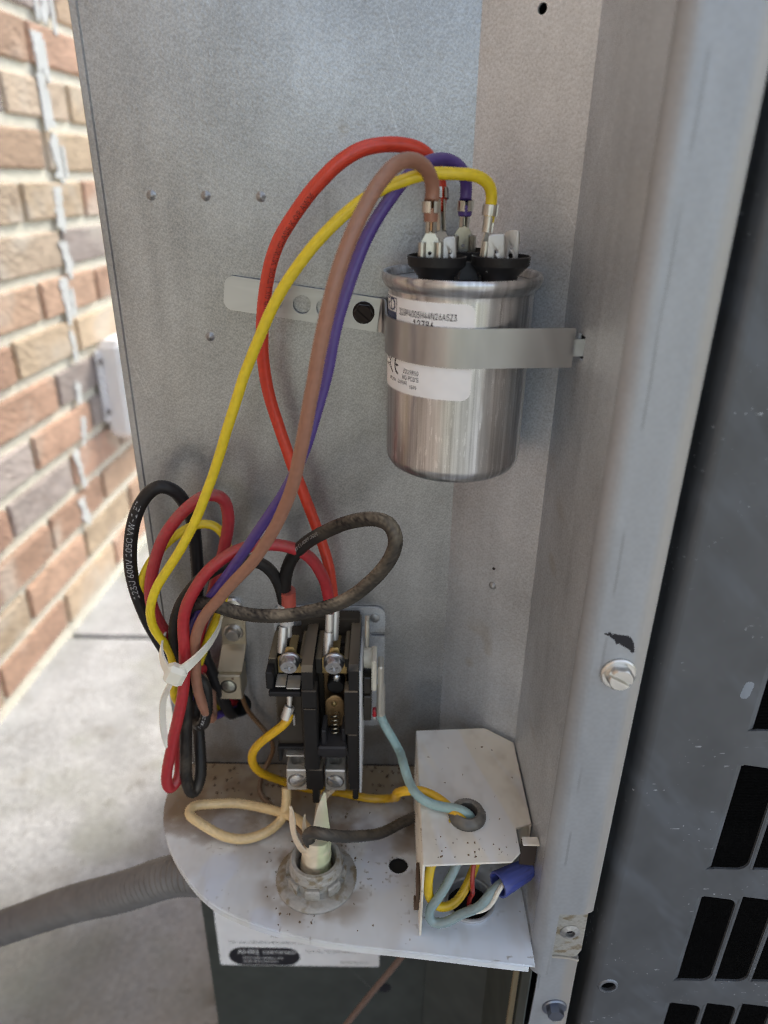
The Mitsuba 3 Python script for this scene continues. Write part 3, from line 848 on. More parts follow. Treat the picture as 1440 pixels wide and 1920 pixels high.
def wrap(poly, lift, t=0.00008, seg=0.0012):
    """polygon in (arc length, z) wrapped on the can; arc 0 faces the front"""
    ms = []
    for p in getattr(poly, 'geoms', [poly]):
        m = trimesh.creation.extrude_polygon(p, t, engine='earcut')
        m = m.subdivide_to_size(seg * 2, max_iter=8)
        ms.append(m)
    m = trimesh.util.concatenate(ms)
    v = m.vertices
    m.vertices = on_can(v[:, 0] / 0.0318, v[:, 1], lift + v[:, 2])
    return m


def fit_text(text, h, s0, s1, z, bold=False):
    m = meshkit.text_mesh(text, h, 0.00003, bold)
    x = m.vertices[:, 0]
    m.vertices[:, 0] = (x - x.min()) / (x.max() - x.min()) * (s1 - s0) + s0
    v = m.vertices
    m.vertices = on_can(v[:, 0] / 0.0318, z + v[:, 1], 0.00018 + v[:, 2])
    return m


labp = rrect(-0.066, 0.6239, 0.0033, 0.6638, 0.004)
cl = put('label', wrap(labp, 0.00006), 'mat_paper', cap, smooth=True)
navy = tint((0.020, 0.032, 0.085), 0.05)
logo = rrect(-0.062, 0.6545, -0.0346, 0.6632, 0.0003)
put('logo_block', wrap(sbox(-0.062, 0.6545, -0.0346, 0.6573).union(logo.difference(logo.buffer(-0.0005))), 0.00015, 0.00003), 'mat_plastic', cl, navy, smooth=True)
put('logo_lettering', fit_text('RD', 0.0050, -0.0470, -0.0358, 0.6578, True), 'mat_plastic', cl, navy, smooth=False)
ce = []
for c0, e in ((-0.0371, False), (-0.0322, True)):
    arc = LineString([(c0 + 0.0036 * math.cos(a) * 0.85, 0.6352 + 0.0036 * math.sin(a)) for a in np.linspace(math.radians(90), math.radians(270), 20)])
    gg = arc.buffer(0.00045, cap_style=2)
    if e:
        gg = gg.union(LineString([(c0 - 0.0030, 0.6352), (c0 - 0.0002, 0.6352)]).buffer(0.00042, cap_style=2))
    ce.append(wrap(gg, 0.00015, 0.00003))
put('print', cat(fit_text('328P4005H44N26A5Z3', 0.0026, -0.0322, -0.0041, 0.6570, True), fit_text('12786', 0.0034, -0.0234, -0.0135, 0.6528, True), fit_text('E229850', 0.0019, -0.0284, -0.0198, 0.6327, True),
                 fit_text("NO PCB'S", 0.0019, -0.0291, -0.0197, 0.6300, True), fit_text('1605', 0.0015, -0.0245, -0.0207, 0.6267, True), fit_text('32105083', 0.0014, -0.0325, -0.0262, 0.6278, True), fit_text('MX 2024', 0.0013, -0.0400, -0.0340, 0.6278, True),
                 fit_text('UL US', 0.0014, -0.0460, -0.0415, 0.6362, True), fit_text('AFC', 0.0014, -0.0460, -0.0415, 0.6330, True), *ce), 'mat_ink', cl, smooth=False)

# ---------------------------------------------------------------- strap
strap = thing('capacitor_strap', 'perforated steel strap wrapped round the silver capacitor', 'strap')
sx0, sx1, zl, zr = -0.0800, -0.0040, 0.6573, 0.6470
tl = np.array([sx1 - sx0, 0, zr - zl]); LT = np.linalg.norm(tl); tl /= LT
tv = np.array([-tl[2], 0, tl[0]])
HS = 0.0082
pl = rrect(0, -HS, LT + 0.02, HS, 0.0045).intersection(sbox(-1, -1, LT, 1))
for s in (0.0248, 0.0384, 0.0500):
    pl = pl.difference(Point(s, -0.0003).buffer(0.0045, quad_segs=12))
plate = sheet(pl, 0.0012, ((sx0, YB - 0.0013, zl), tl, tv, (0, -1, 0)))
# curved run: off the panel, round the can, then straight to the side wall
path = [(sx1, YB - 0.0016), (-0.0022, YB - 0.0024), (-0.0010, YB - 0.0050), (-0.0005, YB - 0.012), (-0.0004, CY + 0.008)]
R = 0.0328
end = np.array([0.0782, 0.2988])
d = end - np.array([CX, CY]); D = np.linalg.norm(d)
phi = math.atan2(d[1], d[0]); beta = math.acos(R / D)
aend = phi - beta
for a in np.linspace(math.pi, math.pi * 2 + aend, 34):
    path.append((CX + R * math.cos(a), CY + R * math.sin(a)))
for u in np.linspace(0.12, 1, 8):
    path.append(tuple(np.array(path[38]) * (1 - u) + end * u))
path = np.array(path)
s = np.r_[0, np.cumsum(np.linalg.norm(np.diff(path, axis=0), axis=1))]
zc = np.interp(s, [0, 0.02, 0.06, s[-1]], [zr, 0.6466, 0.6464, 0.6459])
tg = np.gradient(path, axis=0); tg /= np.linalg.norm(tg, axis=1, keepdims=True)
nr = np.stack([tg[:, 1], -tg[:, 0]], 1)


def ribbon(pth, nrm, zc, hh, t):
    vs = []
    for k in range(len(pth)):
        for o, q in ((-1, -1), (-1, 1), (1, 1), (1, -1)):
            p = pth[k] + nrm[k] * o * t / 2
            vs.append((p[0], p[1], zc[k] + q * hh))
    fs_ = []
    for k in range(len(pth) - 1):
        for j in range(4):
            a, b = 4 * k + j, 4 * k + (j + 1) % 4
            fs_ += [(a, b, b + 4), (a, b + 4, a + 4)]
    e = 4 * (len(pth) - 1)
    fs_ += [(0, 2, 1), (0, 3, 2), (e, e + 1, e + 2), (e, e + 2, e + 3)]
    m = trimesh.Trimesh(vs, fs_, process=False)
    m.fix_normals()
    return m


run = ribbon(path, nr, zc, HS, 0.0009)
tong = ribbon(np.array([end, end + (end - path[-2]) / np.linalg.norm(end - path[-2]) * 0.006]), np.array([nr[-1], nr[-1]]), [zc[-1], zc[-1]], 0.0036, 0.0009)
put('band', cat(plate, run, tong), 'mat_metal', strap, tint((0.40, 0.41, 0.425), 0.25, 160, 0.0), smooth=40)
cs_ = thing('strap_screw', 'black slotted hex screw holding the steel strap to the back panel', 'screw')
at = np.array([-0.0115, YB - 0.0026, 0.6484])
H = hex_head(at, 0.0050, 0.0056, turn=0.2, washer=1.08, dome=0.2) - bar(at + np.array([0, -0.0056, 0]), (0, -1, 0), (1, 0, -0.9), 0.012, 0.0011, 0.0016)
put('head', H, 'mat_metal', cs_, tint((0.022, 0.018, 0.018), 0.4, 600), smooth=25)

# ================================================================ wires
WIRES = {
    'red_wire':(0.0031,[(216,3320,6966),(218,3310,7056),(198,3290,7125),(143,3260,7187),(27,3220,7213),(-84,3180,7199),(-179,3160,7153),(-276,3160,7075),(-375,3180,6964),(-457,3200,6848),(-521,3240,6692),(-564,3290,6500),(-580,3350,6265),(-554,3400,6040),(-495,3420,5808),(-429,3420,5600),(-352,3420,5351),(-302,3420,5154),(-283,3440,4970),(-283,3460,4843)]),
    'yellow_wire':(0.0025,[(420,3180,6995),(417,3170,7041),(395,3150,7078),(346,3130,7101),(276,3110,7107),(190,3090,7108),(96,3060,7094),(-7,3040,7061),(-100,3020,7013),(-204,3010,6935),(-312,3010,6825),(-434,3020,6668),(-524,3040,6501),(-613,3060,6313),(-705,3080,6086),(-792,3100,5857),(-880,3110,5645),(-987,3110,5440),(-1106,3110,5261),(-1187,3110,5111),(-1213,3130,4973),(-1195,3160,4847),(-1158,3180,4742),(-1155,3190,4620),(-1178,3210,4463),(-1185,3280,4296),(-1163,3380,4244),(-1112,3410,4380),(-1056,3400,4537),(-962,3380,4765),(-874,3370,5003),(-840,3370,5206),(-848,3370,5352),(-907,3370,5418),(-995,3360,5419),(-1112,3340,5354),(-1232,3330,5232),(-1307,3330,5096),(-1329,3330,4952),(-1306,3340,4787),(-1262,3360,4627),(-1226,3420,4410),(-1173,3500,4185),(-1075,3580,4013),(-992,3720,3895)]),
    'purple_wire':(0.0027,[(331,3330,7007),(330,3330,7061),(312,3300,7114),(266,3270,7151),(208,3230,7161),(147,3180,7146),(83,3120,7103),(4,3040,7013),(-68,3000,6908),(-124,2970,6791),(-172,2940,6652),(-212,2920,6508),(-248,2900,6347),(-294,2890,6190),(-345,2900,6030),(-418,2930,5866),(-503,2970,5715),(-606,3010,5556),(-727,3060,5366),(-851,3110,5180),(-974,3170,4994),(-1070,3240,4789),(-1126,3300,4543),(-1140,3340,4278),(-1103,3430,4058),(-1010,3580,3971),(-980,3740,3878)]),
    'brown_wire':(0.0030,[(171,3080,7008),(173,3080,7062),(155,3050,7111),(113,3000,7147),(55,2940,7149),(-2,2880,7112),(-60,2820,7033),(-117,2770,6931),(-166,2730,6816),(-204,2710,6696),(-237,2700,6562),(-269,2700,6419),(-302,2710,6268),(-338,2730,6104),(-385,2770,5922),(-457,2820,5734),(-561,2880,5540),(-689,2940,5356),(-821,3000,5187),(-929,3060,5018),(-991,3110,4848),(-1016,3140,4668),(-1022,3160,4488),(-1005,3190,4329),(-996,3260,4201),(-1017,3360,4182),(-1033,3430,4245),(-1020,3540,4155),(-977,3740,3910)]),
    'crimson_wire':(0.0033,[(-299,3360,4932),(-306,3340,5048),(-337,3300,5182),(-395,3260,5297),(-476,3220,5368),(-577,3180,5406),(-686,3140,5410),(-795,3110,5364),(-892,3090,5279),(-968,3080,5165),(-1023,3090,5029),(-1045,3100,4872),(-1058,3100,4698),(-1096,3090,4489),(-1156,3080,4269),(-1219,3080,4030),(-1245,3080,3893),(-1235,3100,3813),(-1205,3140,3836),(-1189,3170,3962),(-1169,3200,4160),(-1140,3260,4345),(-1090,3340,4456),(-1066,3430,4444),(-1021,3520,4275),(-975,3740,3945)]),
    'looped_crimson_wire':(0.0033,[(-1188,3400,4267),(-1168,3340,4512),(-1173,3270,4730),(-1213,3250,4868),(-1241,3240,5011),(-1220,3240,5177),(-1153,3230,5358),(-1063,3220,5502),(-958,3220,5604),(-871,3230,5651),(-818,3260,5626),(-799,3290,5548),(-808,3310,5446),(-843,3330,5310),(-888,3350,5167),(-942,3370,5002),(-1002,3390,4848),(-1066,3410,4650),(-1104,3430,4444),(-1087,3500,4228),(-1035,3580,4079),(-979,3740,3891)]),
    'black_wire':(0.0037,[(-1187,3350,4309),(-1191,3320,4508),(-1228,3310,4638),(-1284,3310,4790),(-1330,3310,4965),(-1355,3320,5144),(-1340,3330,5318),(-1299,3340,5470),(-1235,3350,5583),(-1154,3360,5637),(-1092,3380,5608),(-1048,3400,5523),(-1025,3420,5404),(-1024,3430,5270),(-1035,3440,5096),(-1053,3450,4916),(-1071,3450,4697),(-1049,3450,4507),(-1007,3460,4323),(-977,3490,4134),(-960,3560,3980),(-973,3760,3874)]),
    'dusty_black_wire':(0.0037,[(-544,3360,4946),(-536,3340,5068),(-511,3300,5196),(-454,3250,5318),(-361,3180,5437),(-246,3110,5540),(-139,3040,5616),(-49,2980,5655),(20,2940,5648),(53,2920,5590),(35,2920,5494),(-26,2930,5384),(-119,2950,5275),(-230,2970,5191),(-365,2990,5129),(-502,3010,5094),(-640,3030,5082),(-780,3060,5092),(-911,3100,5102),(-1006,3150,5046),(-1075,3200,4921),(-1114,3230,4742),(-1114,3240,4571),(-1107,3200,4396),(-1121,3160,4197),(-1136,3130,3982),(-1143,3120,3832),(-1119,3130,3749),(-1089,3170,3794),(-1082,3220,3894),(-1098,3300,4028),(-1111,3370,4131),(-1085,3430,4244),(-1047,3520,4171),(-980,3740,3878)]),
    'short_black_wire':(0.0034,[(-551,3370,4904),(-555,3350,5004),(-577,3320,5123),(-619,3290,5213),(-690,3260,5264),(-773,3230,5270),(-880,3200,5238),(-989,3180,5151),(-1065,3170,5042),(-1112,3180,4900),(-1125,3200,4728),(-1079,3220,4569),(-1011,3220,4495),(-992,3210,4390),(-1011,3200,4262),(-1051,3220,4184),(-1095,3280,4170),(-1092,3360,4262),(-1055,3450,4269),(-977,3740,3910)]),
    'coil_yellow_wire':(0.0027,[(-523,3180,4316),(-543,3160,4274),(-604,3155,4211),(-692,3170,4115),(-764,3210,3973),(-771,3280,3805),(-726,3360,3659),(-634,3430,3533),(-475,3393,3514),(-249,3362,3514),(-76,3322,3514),(59,3300,3536),(130,2878,4045),(211,2874,4055),(316,2825,4050),(378,2758,4050),(416,2713,4050),(444,2716,4020),(464,2739,3950)]),
    'coil_blue_wire':(0.0027,[(-6,3300,4252),(8,3270,4198),(50,3230,4134),(104,3190,4050),(131,3004,4110),(156,2928,4080),(195,2841,4070),(265,2794,4055),(357,2759,4060),(429,2735,4065),(476,2732,4030),(495,2760,3950)]),
    'tan_wire':(0.0030,[(-571,3200,3725),(-570,3160,3639),(-596,3110,3560),(-668,3040,3536),(-767,3000,3523),(-860,2990,3529),(-973,3010,3552),(-1080,3040,3599),(-1145,3090,3617),(-1136,3140,3615),(-1039,3180,3595),(-900,3210,3569),(-732,3190,3563),(-573,3120,3585),(-462,3030,3618),(-374,2900,3610),(-341,2760,3566)]),
    'white_wire':(0.0027,[(-276,3210,3746),(-320,3220,3669),(-355,3190,3633),(-367,3100,3598),(-360,2950,3595),(-338,2760,3566)]),
    'black_feed_wire':(0.0033,[(-343,2780,3563),(-363,2760,3728),(-391,2750,3831),(-359,2710,3916),(-315,2680,3944),(-205,2720,3879),(-94,2830,3755),(26,2970,3623),(123,3080,3564),(258,3201,3520),(400,3340,3531)]),
    'copper_ground_wire':(0.0015,[(-899,3450,4360),(-867,3520,4132),(-822,3570,3939),(-744,3570,3807),(-707,3560,3681),(-762,3540,3536),(-775,3391,3502),(-641,3222,3502),(-484,3040,3553),(-369,2840,3596),(-332,2750,3536)]),
}
COL = {'red_wire': (0.52, 0.045, 0.022), 'yellow_wire': (0.66, 0.50, 0.018), 'purple_wire': (0.070, 0.040, 0.20), 'brown_wire': (0.27, 0.125, 0.080), 'crimson_wire': (0.36, 0.018, 0.026),
       'looped_crimson_wire': (0.34, 0.022, 0.032), 'black_wire': (0.012, 0.012, 0.014), 'dusty_black_wire': (0.014, 0.013, 0.013), 'short_black_wire': (0.012, 0.012, 0.013), 'coil_yellow_wire': (0.62, 0.36, 0.012),
       'coil_blue_wire': (0.27, 0.42, 0.42), 'tan_wire': (0.68, 0.50, 0.25), 'white_wire': (0.60, 0.50, 0.36), 'black_feed_wire': (0.030, 0.030, 0.030), 'copper_ground_wire': (0.14, 0.075, 0.035)}
DUST = {'dusty_black_wire': 0.95, 'brown_wire': 0.45, 'purple_wire': 0.22, 'crimson_wire': 0.35, 'looped_crimson_wire': 0.5, 'yellow_wire': 0.16, 'short_black_wire': 0.30, 'black_wire': 0.14, 'red_wire': 0.08,
        'coil_blue_wire': 0.35, 'coil_yellow_wire': 0.15, 'tan_wire': 0.30, 'white_wire': 0.25, 'black_feed_wire': 0.55, 'copper_ground_wire': 0.4}
LAB = {'red_wire': ('bright red wire with printed lettering arching from the capacitor down to the contactor', 'wire'),
       'yellow_wire': ('lemon yellow wire sweeping from the capacitor down into the tied bundle', 'wire'),
       'purple_wire': ('purple wire running from the capacitor behind the brown wire to the bundle', 'wire'),
       'brown_wire': ('thick dull brown wire looping from the capacitor down into the tied bundle', 'wire'),
       'crimson_wire': ('dark red wire curving from the contactor top through the cable tie to a hanging loop', 'wire'),
       'looped_crimson_wire': ('dark red wire making a tall loop above the cable tie behind the yellow wire', 'wire'),
       'black_wire': ('clean black wire with white VW-1 lettering looping past the left cabinet edge', 'wire'),
       'dusty_black_wire': ('dust-covered black wire making a wide loop in front of the contactor', 'wire'),
       'short_black_wire': ('short black wire arching under the purple wire to the contactor left terminal', 'wire'),
       'coil_yellow_wire': ('orange yellow wire running from the contactor left side along the shelf into the grommet', 'wire'),
       'coil_blue_wire': ('faded light blue wire dropping from the contactor right side into the grommet', 'wire'),
       'tan_wire': ('tan wire looping out over the shelf from the left contactor lug', 'wire'),
       'white_wire': ('pale wire rising from the torn cable jacket to the right contactor lug', 'wire'),
       'black_feed_wire': ('grey dusty black wire leaving the torn cable jacket toward the splice cover', 'wire'),
       'copper_ground_wire': ('thin brown bare copper wire running down from the ground lug to the conduit nut', 'wire')}
PATH = {}
for i, (nm, (r, pts)) in enumerate(WIRES.items()):
    key = thing(nm, *LAB[nm])
    p = spline(np.array(pts) / 1e4, 0.0011)
    wv = np.stack([meshkit.fbm(np.c_[np.arange(len(p)) * 0.0011 * 55, np.full(len(p), 7.0 * i), np.full(len(p), 3.0 * k)], 2, k) - 0.5 for k in range(3)], 1)
    p = p + wv * 0.0006 * np.minimum(1, np.minimum(np.arange(len(p)), np.arange(len(p))[::-1]) / 12.0)[:, None]
    r *= 0.95
    PATH[nm] = (p, r)
    m = tube(p, r, 20, wob=0.014, seed=i)
    dc = (0.235, 0.195, 0.145)
    put('insulation' if nm != 'copper_ground_wire' else 'strand', m, 'mat_black' if nm in ('dusty_black_wire', 'short_black_wire', 'black_wire', 'black_feed_wire') else 'mat_rubber' if DUST[nm] > 0.3 else 'mat_plastic', key, loop_dust(COL[nm], i) if nm == 'dusty_black_wire' else tint(COL[nm], 0.14, 500, DUST[nm], dc, i, 700, 0.85), smooth=True)


def near(nm, x, z):
    p, r = PATH[nm]
    L = np.r_[0, np.cumsum(np.linalg.norm(np.diff(p, axis=0), axis=1))]
    k = np.argmin((p[:, 0] - x) ** 2 + (p[:, 2] - z) ** 2)
    return L[k], L[-1]


def lettering(nm, text, h, xz, facing, color, reverse=False, bold=False, mat='mat_rough'):
    p, r = PATH[nm]
    s, L = near(nm, *xz)
    q = p[::-1] if reverse else p
    put('lettering', text_on_tube(text, h, q, r, L - s if reverse else s, facing, bold), mat, nm, tint(color, 0.3, 900), smooth=False)


# ---------------------------------------------------------------- crimp terminals on the wires
def quick_connect(top, bottom, yaw=0.0, w=0.0074, wire_r=0.0028, flag=True):
    """female spade terminal: rolled body at the bottom, neck, wire crimp and insulation crimp at the top"""
    top, bottom = np.asarray(top, float), np.asarray(bottom, float)
    up = top - bottom; L = np.linalg.norm(up); up /= L
    c, s = math.cos(math.radians(yaw)), math.sin(math.radians(yaw))
    u = np.array([c, s, 0]); u -= up * np.dot(u, up); u /= np.linalg.norm(u)
    n = np.cross(up, u)     # away from or toward the viewer
    b = bottom
    lb = 0.0105
    ms = []
    P = Polygon([(-w / 2, 0), (w / 2, 0), (w / 2, lb - 0.002), (w * 0.22, lb + 0.0015), (-w * 0.22, lb + 0.0015), (-w / 2, lb - 0.002)])
    P = P.difference(Point(0, 0.0040).buffer(0.0008))
    ms.append(sheet(P, 0.0006, (b, u, up, n)))
    for sd in (-1, 1):   # the two rolled edges
        a = np.linspace(-0.3, 1.55, 12) * math.pi
        rr = 0.0015
        sec = [(sd * (w / 2 - 0.0002) + sd * (-0.0 + rr * 0.9 * math.sin(t)) - sd * rr * 0.9 * math.sin(a[0]) * 0, -rr + rr * math.cos(t)) for t in a]
        ln = LineString([(x, y) for x, y in sec]).buffer(0.00028, cap_style=2)
        m = trimesh.creation.extrude_polygon(ln, lb - 0.0022, engine='earcut')
        v = m.vertices.copy()
        m.vertices = b + v[:, :1] * u + v[:, 1:2] * n + v[:, 2:] * up
        m.fix_normals()
        ms.append(m)
    n0, n1 = lb + 0.0012, L - 0.0042
    for (z0, z1, r, gap) in ((n0, max(n1, n0 + 0.002), 0.0019, 0.75), (L - 0.0040, L + 0.0002, wire_r + 0.0004, 0.35)):
        a = np.linspace(gap * 0.5, 2 * math.pi - gap * 0.5, 20) - math.pi / 2
        ln = LineString([(r * math.cos(t), r * math.sin(t)) for t in a]).buffer(0.0003, cap_style=2)
        m = trimesh.creation.extrude_polygon(ln, z1 - z0, engine='earcut')
        v = m.vertices.copy()
        m.vertices = b + v[:, :1] * u - v[:, 1:2] * n * -1 + (v[:, 2:] + z0) * up
        m.fix_normals()
        ms.append(m)
    return cat(*ms)


termc = tint((0.55, 0.54, 0.49), 0.25, 600, 0.25, (0.30, 0.26, 0.18))
put('terminal', quick_connect((0.0171, 0.308, 0.7008), (0.0172, 0.3075, 0.6775), 4, 0.0072, 0.0031), 'mat_metal', 'brown_wire', termc)
put('terminal', quick_connect((0.0218, 0.331, 0.7050), (0.0236, 0.324, 0.6775), 20, 0.0070, 0.0030), 'mat_metal', 'red_wire', termc)
put('terminal', quick_connect((0.0331, 0.333, 0.7007), (0.0332, 0.3345, 0.6785), 2, 0.0080, 0.0028), 'mat_metal', 'purple_wire', termc)
put('terminal', quick_connect((0.0420, 0.318, 0.6995), (0.0405, 0.3175, 0.6775), 62, 0.0070, 0.0025), 'mat_metal', 'yellow_wire', termc)
put('conductor_stub', tube(spline(np.array([(0.0171, 0.308, 0.7008), (0.0171, 0.308, 0.696), (0.01715, 0.3078, 0.690)]), 0.001), np.linspace(0.0030, 0.0012, 9)[:len(spline(np.array([(0.0171, 0.308, 0.7008), (0.0171, 0.308, 0.696), (0.01715, 0.3078, 0.690)]), 0.001))] if False else 0.0012, 10), 'mat_metal', 'brown_wire', tint((0.45, 0.26, 0.14), 0.2, 500))
put('jacket_end', cyl((0.0171, 0.308, 0.6985), (0.01712, 0.308, 0.6935), 0.0030, 20, 0.0028), 'mat_plastic', 'brown_wire', tint(COL['brown_wire'], 0.1))
put('jacket_end', cyl((0.0331, 0.333, 0.699), (0.0331, 0.3332, 0.6945), 0.0032, 20, 0.0030, 0.0005), 'mat_plastic', 'purple_wire', tint(COL['purple_wire'], 0.1))
put('jacket_end', cyl((0.0420, 0.318, 0.6975), (0.0417, 0.318, 0.6930), 0.0024, 20, 0.0021), 'mat_plastic', 'yellow_wire', tint(COL['yellow_wire'], 0.1))

lettering('black_wire', '123U 600V 105C VW-1 E7', 0.0032, (-0.1325, 0.500), (0.15, -0.85, 0.5), (0.34, 0.34, 0.34))
lettering('red_wire', 'AWG (UL) TYPE MTW CLASS K OR AWM', 0.0022, (-0.0535, 0.6530), (0.55, -0.8, 0.1), (0.13, 0.03, 0.025), True)
lettering('dusty_black_wire', '105C 600V 12 AWG', 0.0017, (-0.032, 0.552), (0, -0.8, 0.6), (0.3, 0.29, 0.27), True)
lettering('short_black_wire', '600V 105C VW-1', 0.0018, (-0.0860, 0.44), (-0.1, -0.9, 0.4), (0.4, 0.4, 0.4))

# ================================================================ contactor
con = thing('contactor', 'dusty black two-pole contactor with silver screw terminals on the back panel', 'contactor')
BK = (0.013, 0.013, 0.014)
bk_clean = tint(BK, 0.2, 500, 0.12, (0.10, 0.085, 0.07))
bk_dusty = tint((0.020, 0.018, 0.015), 0.2, 500, 1.4, (0.19, 0.155, 0.10), 3, 500, 0.95)
bk_brown = tint((0.026, 0.021, 0.016), 0.25, 300, 0.45, (0.085, 0.068, 0.045), 5, 250, 0.2)
brass = tint((0.36, 0.26, 0.11), 0.3, 400, 0.4, (0.16, 0.11, 0.06), 6, 300, 0.4)
copper = tint((0.30, 0.19, 0.09), 0.25, 400, 0.3, (0.12, 0.08, 0.05), 7, 300, 0.3)
alu = tint((0.62, 0.60, 0.55), 0.16, 500, 0.25, (0.40, 0.33, 0.22), 8, 350, 0.5)
# mounting plate on the panel
mp = rrect(-0.066, 0.384, 0.0016, 0.4755, 0.006)
mp = mp.difference(Point(-0.0046, 0.4560).buffer(0.0016)).difference(LineString([(-0.0056, 0.4560), (0.004, 0.4560)]).buffer(0.0016)).difference(Point(-0.0047, 0.4672).buffer(0.0002))
put('mounting_plate', sheet(mp, 0.0010, ((0, YB - 0.0008, 0), (1, 0, 0), (0, 0, 1), (0, -1, 0))), 'mat_lightened_galvanised', con, smooth=False)
for x, z, r in ((-0.0046, 0.4678, 0.0031), (-0.0052, 0.4425, 0.0020)):
    put('rivet', lathe([(r, 0), (r * 0.95, 0.0006), (r * 0.5, 0.0011), (0, 0.0012)], (x, YB - 0.0018, z), (0, -1, 0), 24), 'mat_satin', con, tint((0.30, 0.31, 0.32), 0.2), smooth=50)
# rear housing and floor of the two channels
put('housing', cat(cbox(-0.0640, -0.0125, 0.345, 0.3615, 0.385, 0.4620), cbox(-0.0480, -0.0135, 0.352, 0.3615, 0.4622, 0.4735), cbox(-0.0612, -0.0445, 0.3262, 0.3448, 0.4030, 0.4490), cbox(-0.0376, -0.0204, 0.3405, 0.3448, 0.390, 0.4600)),
    'mat_rough', con, bk_brown)
for rb_ in ((-0.0635, -0.0590, 0.3235, 0.3510, 0.4500, 0.4660), (-0.0462, -0.0426, 0.3230, 0.3500, 0.4560, 0.4668), (-0.0372, -0.0334, 0.3230, 0.3505, 0.4560, 0.4668), (-0.0212, -0.0182, 0.3230, 0.3500, 0.4560, 0.4672)):
    put('upper_rib', cbox(*rb_), 'mat_rough', con, bk_dusty)
# barriers (centre and right): tall fins with a stepped foot
def fin(x0, x1, tip0, tip1, zt, y0, zlow, ztip):
    P = Polygon([(0.3445, 0.374), (y0 + 0.001, zlow), (y0, zlow + 0.001), (y0, zt - 0.0030), (y0 + 0.0025, zt), (0.350, zt + 0.0010), (0.3612, zt + 0.0006), (0.3612, 0.374)])
    a = trimesh.creation.extrude_polygon(P, x1 - x0, engine='earcut')
    v = a.vertices.copy()
    a.vertices = np.c_[x0 + v[:, 2], v[:, 0], v[:, 1]]
    a.fix_normals()
    return cat(a, cbox(tip0, tip1, y0 + 0.0004, y0 + 0.012, ztip, zlow + 0.001))


put('centre_barrier', cat(fin(-0.0437, -0.0376, -0.0404, -0.0364, 0.4690, 0.3115, 0.3795, 0.3680), cbox(-0.0441, -0.0356, 0.3105, 0.3200, 0.3960, 0.4540), cbox(-0.0424, -0.0338, 0.3112, 0.3200, 0.3795, 0.3958), cbox(-0.0432, -0.0362, 0.3095, 0.3104, 0.4120, 0.4420)), 'mat_black', con, tint(BK, 0.2, 500, 1.2, (0.18, 0.145, 0.10), 3, 450, 0.95))
put('right_barrier', cat(fin(-0.0180, -0.0126, -0.0164, -0.0130, 0.4700, 0.3115, 0.3795, 0.3715), cbox(-0.0206, -0.0128, 0.3105, 0.3200, 0.4230, 0.4540), cbox(-0.0190, -0.0130, 0.3110, 0.3190, 0.3850, 0.4228)), 'mat_black', con, tint(BK, 0.2, 500, 1.2, (0.18, 0.145, 0.10), 4, 450, 0.95))
put('side_label', cbox(-0.0124, -0.0110, 0.3130, 0.3560, 0.3760, 0.4660, 0.0003), 'mat_paint', con, tint((0.55, 0.55, 0.54), 0.12, 300), label='white printed side plate')
put('left_label', cbox(-0.0444, -0.0441, 0.3150, 0.3260, 0.400, 0.4490, 0.0001), 'mat_paint', con, tint((0.5, 0.5, 0.5), 0.12, 300))
put('left_cheek', cbox(-0.0640, -0.0600, 0.3150, 0.3460, 0.4510, 0.4625), 'mat_black', con, bk_clean)
put('ledge', cbox(-0.0625, -0.0445, 0.3125, 0.3300, 0.4478, 0.4510), 'mat_black', con, bk_clean)
put('foot', cbox(-0.0610, -0.0586, 0.3200, 0.3440, 0.3930, 0.4040), 'mat_black', con, bk_clean)
put('left_cover', cbox(-0.0604, -0.0458, 0.3232, 0.3260, 0.4040, 0.4478, 0.0005), 'mat_plastic', con, bk_brown)
put('cover_lower_edge', cbox(-0.0606, -0.0447, 0.3205, 0.3262, 0.4022, 0.4040, 0.0004), 'mat_black', con, bk_clean)
# clamp plates, terminal brasses, screws
put('clamp_plate', cat(turned(cbox(-0.0588, -0.0532, 0.3145, 0.3240, 0.4538, 0.4546, 0.0002), 8, (1, 0, 0), (0, 0.32, 0.454)), turned(cbox(-0.0528, -0.0452, 0.3140, 0.3240, 0.4528, 0.4536, 0.0002), 8, (1, 0, 0), (0, 0.32, 0.454))), 'mat_satin', con, alu)
for cx, bx in ((-0.0512, -0.0512), (-0.0265, -0.0265)):
    P = Polygon([(-0.0068, 0), (0.0068, 0), (0.0068, 0.0095), (0.0030, 0.0125), (0.0020, 0.0160), (-0.0020, 0.0160), (-0.0030, 0.0125), (-0.0068, 0.0095)])
    put('terminal_plate', sheet(P, 0.0009, ((cx, 0.3235, 0.4570), (1, 0, 0), (0, 0.10, 1), (0, -1, 0))), 'mat_satin', con, brass, smooth=False)
    put('terminal_neck', cat(cbox(cx - 0.0024, cx + 0.0024, 0.3245, 0.3480, 0.4640, 0.4648, 0.0002)), 'mat_satin', con, brass, smooth=False)
    at = np.array([cx, 0.3222, 0.4662])
    ax = np.array([0, -1, -0.16])
    H = hex_head(at, 0.0056, 0.0062, axis=ax, turn=0.3, washer=1.05, dome=0.30)
    face = at + ax / np.linalg.norm(ax) * 0.0062
    for al in ((1, 0, 0.2), (-0.2, 0, 1)):
        H = H - bar(face, ax, al, 0.0052, 0.0011, 0.0016)
    put('terminal_screw', H, 'mat_metal', con, zinc, smooth=25)
put('small_screw', pan_screw((-0.0258, 0.3300, 0.4490), 0.0024, 0.0030, (0, -1, 0.1), (1, 0, 1)), 'mat_metal', con, zinc, smooth=30)
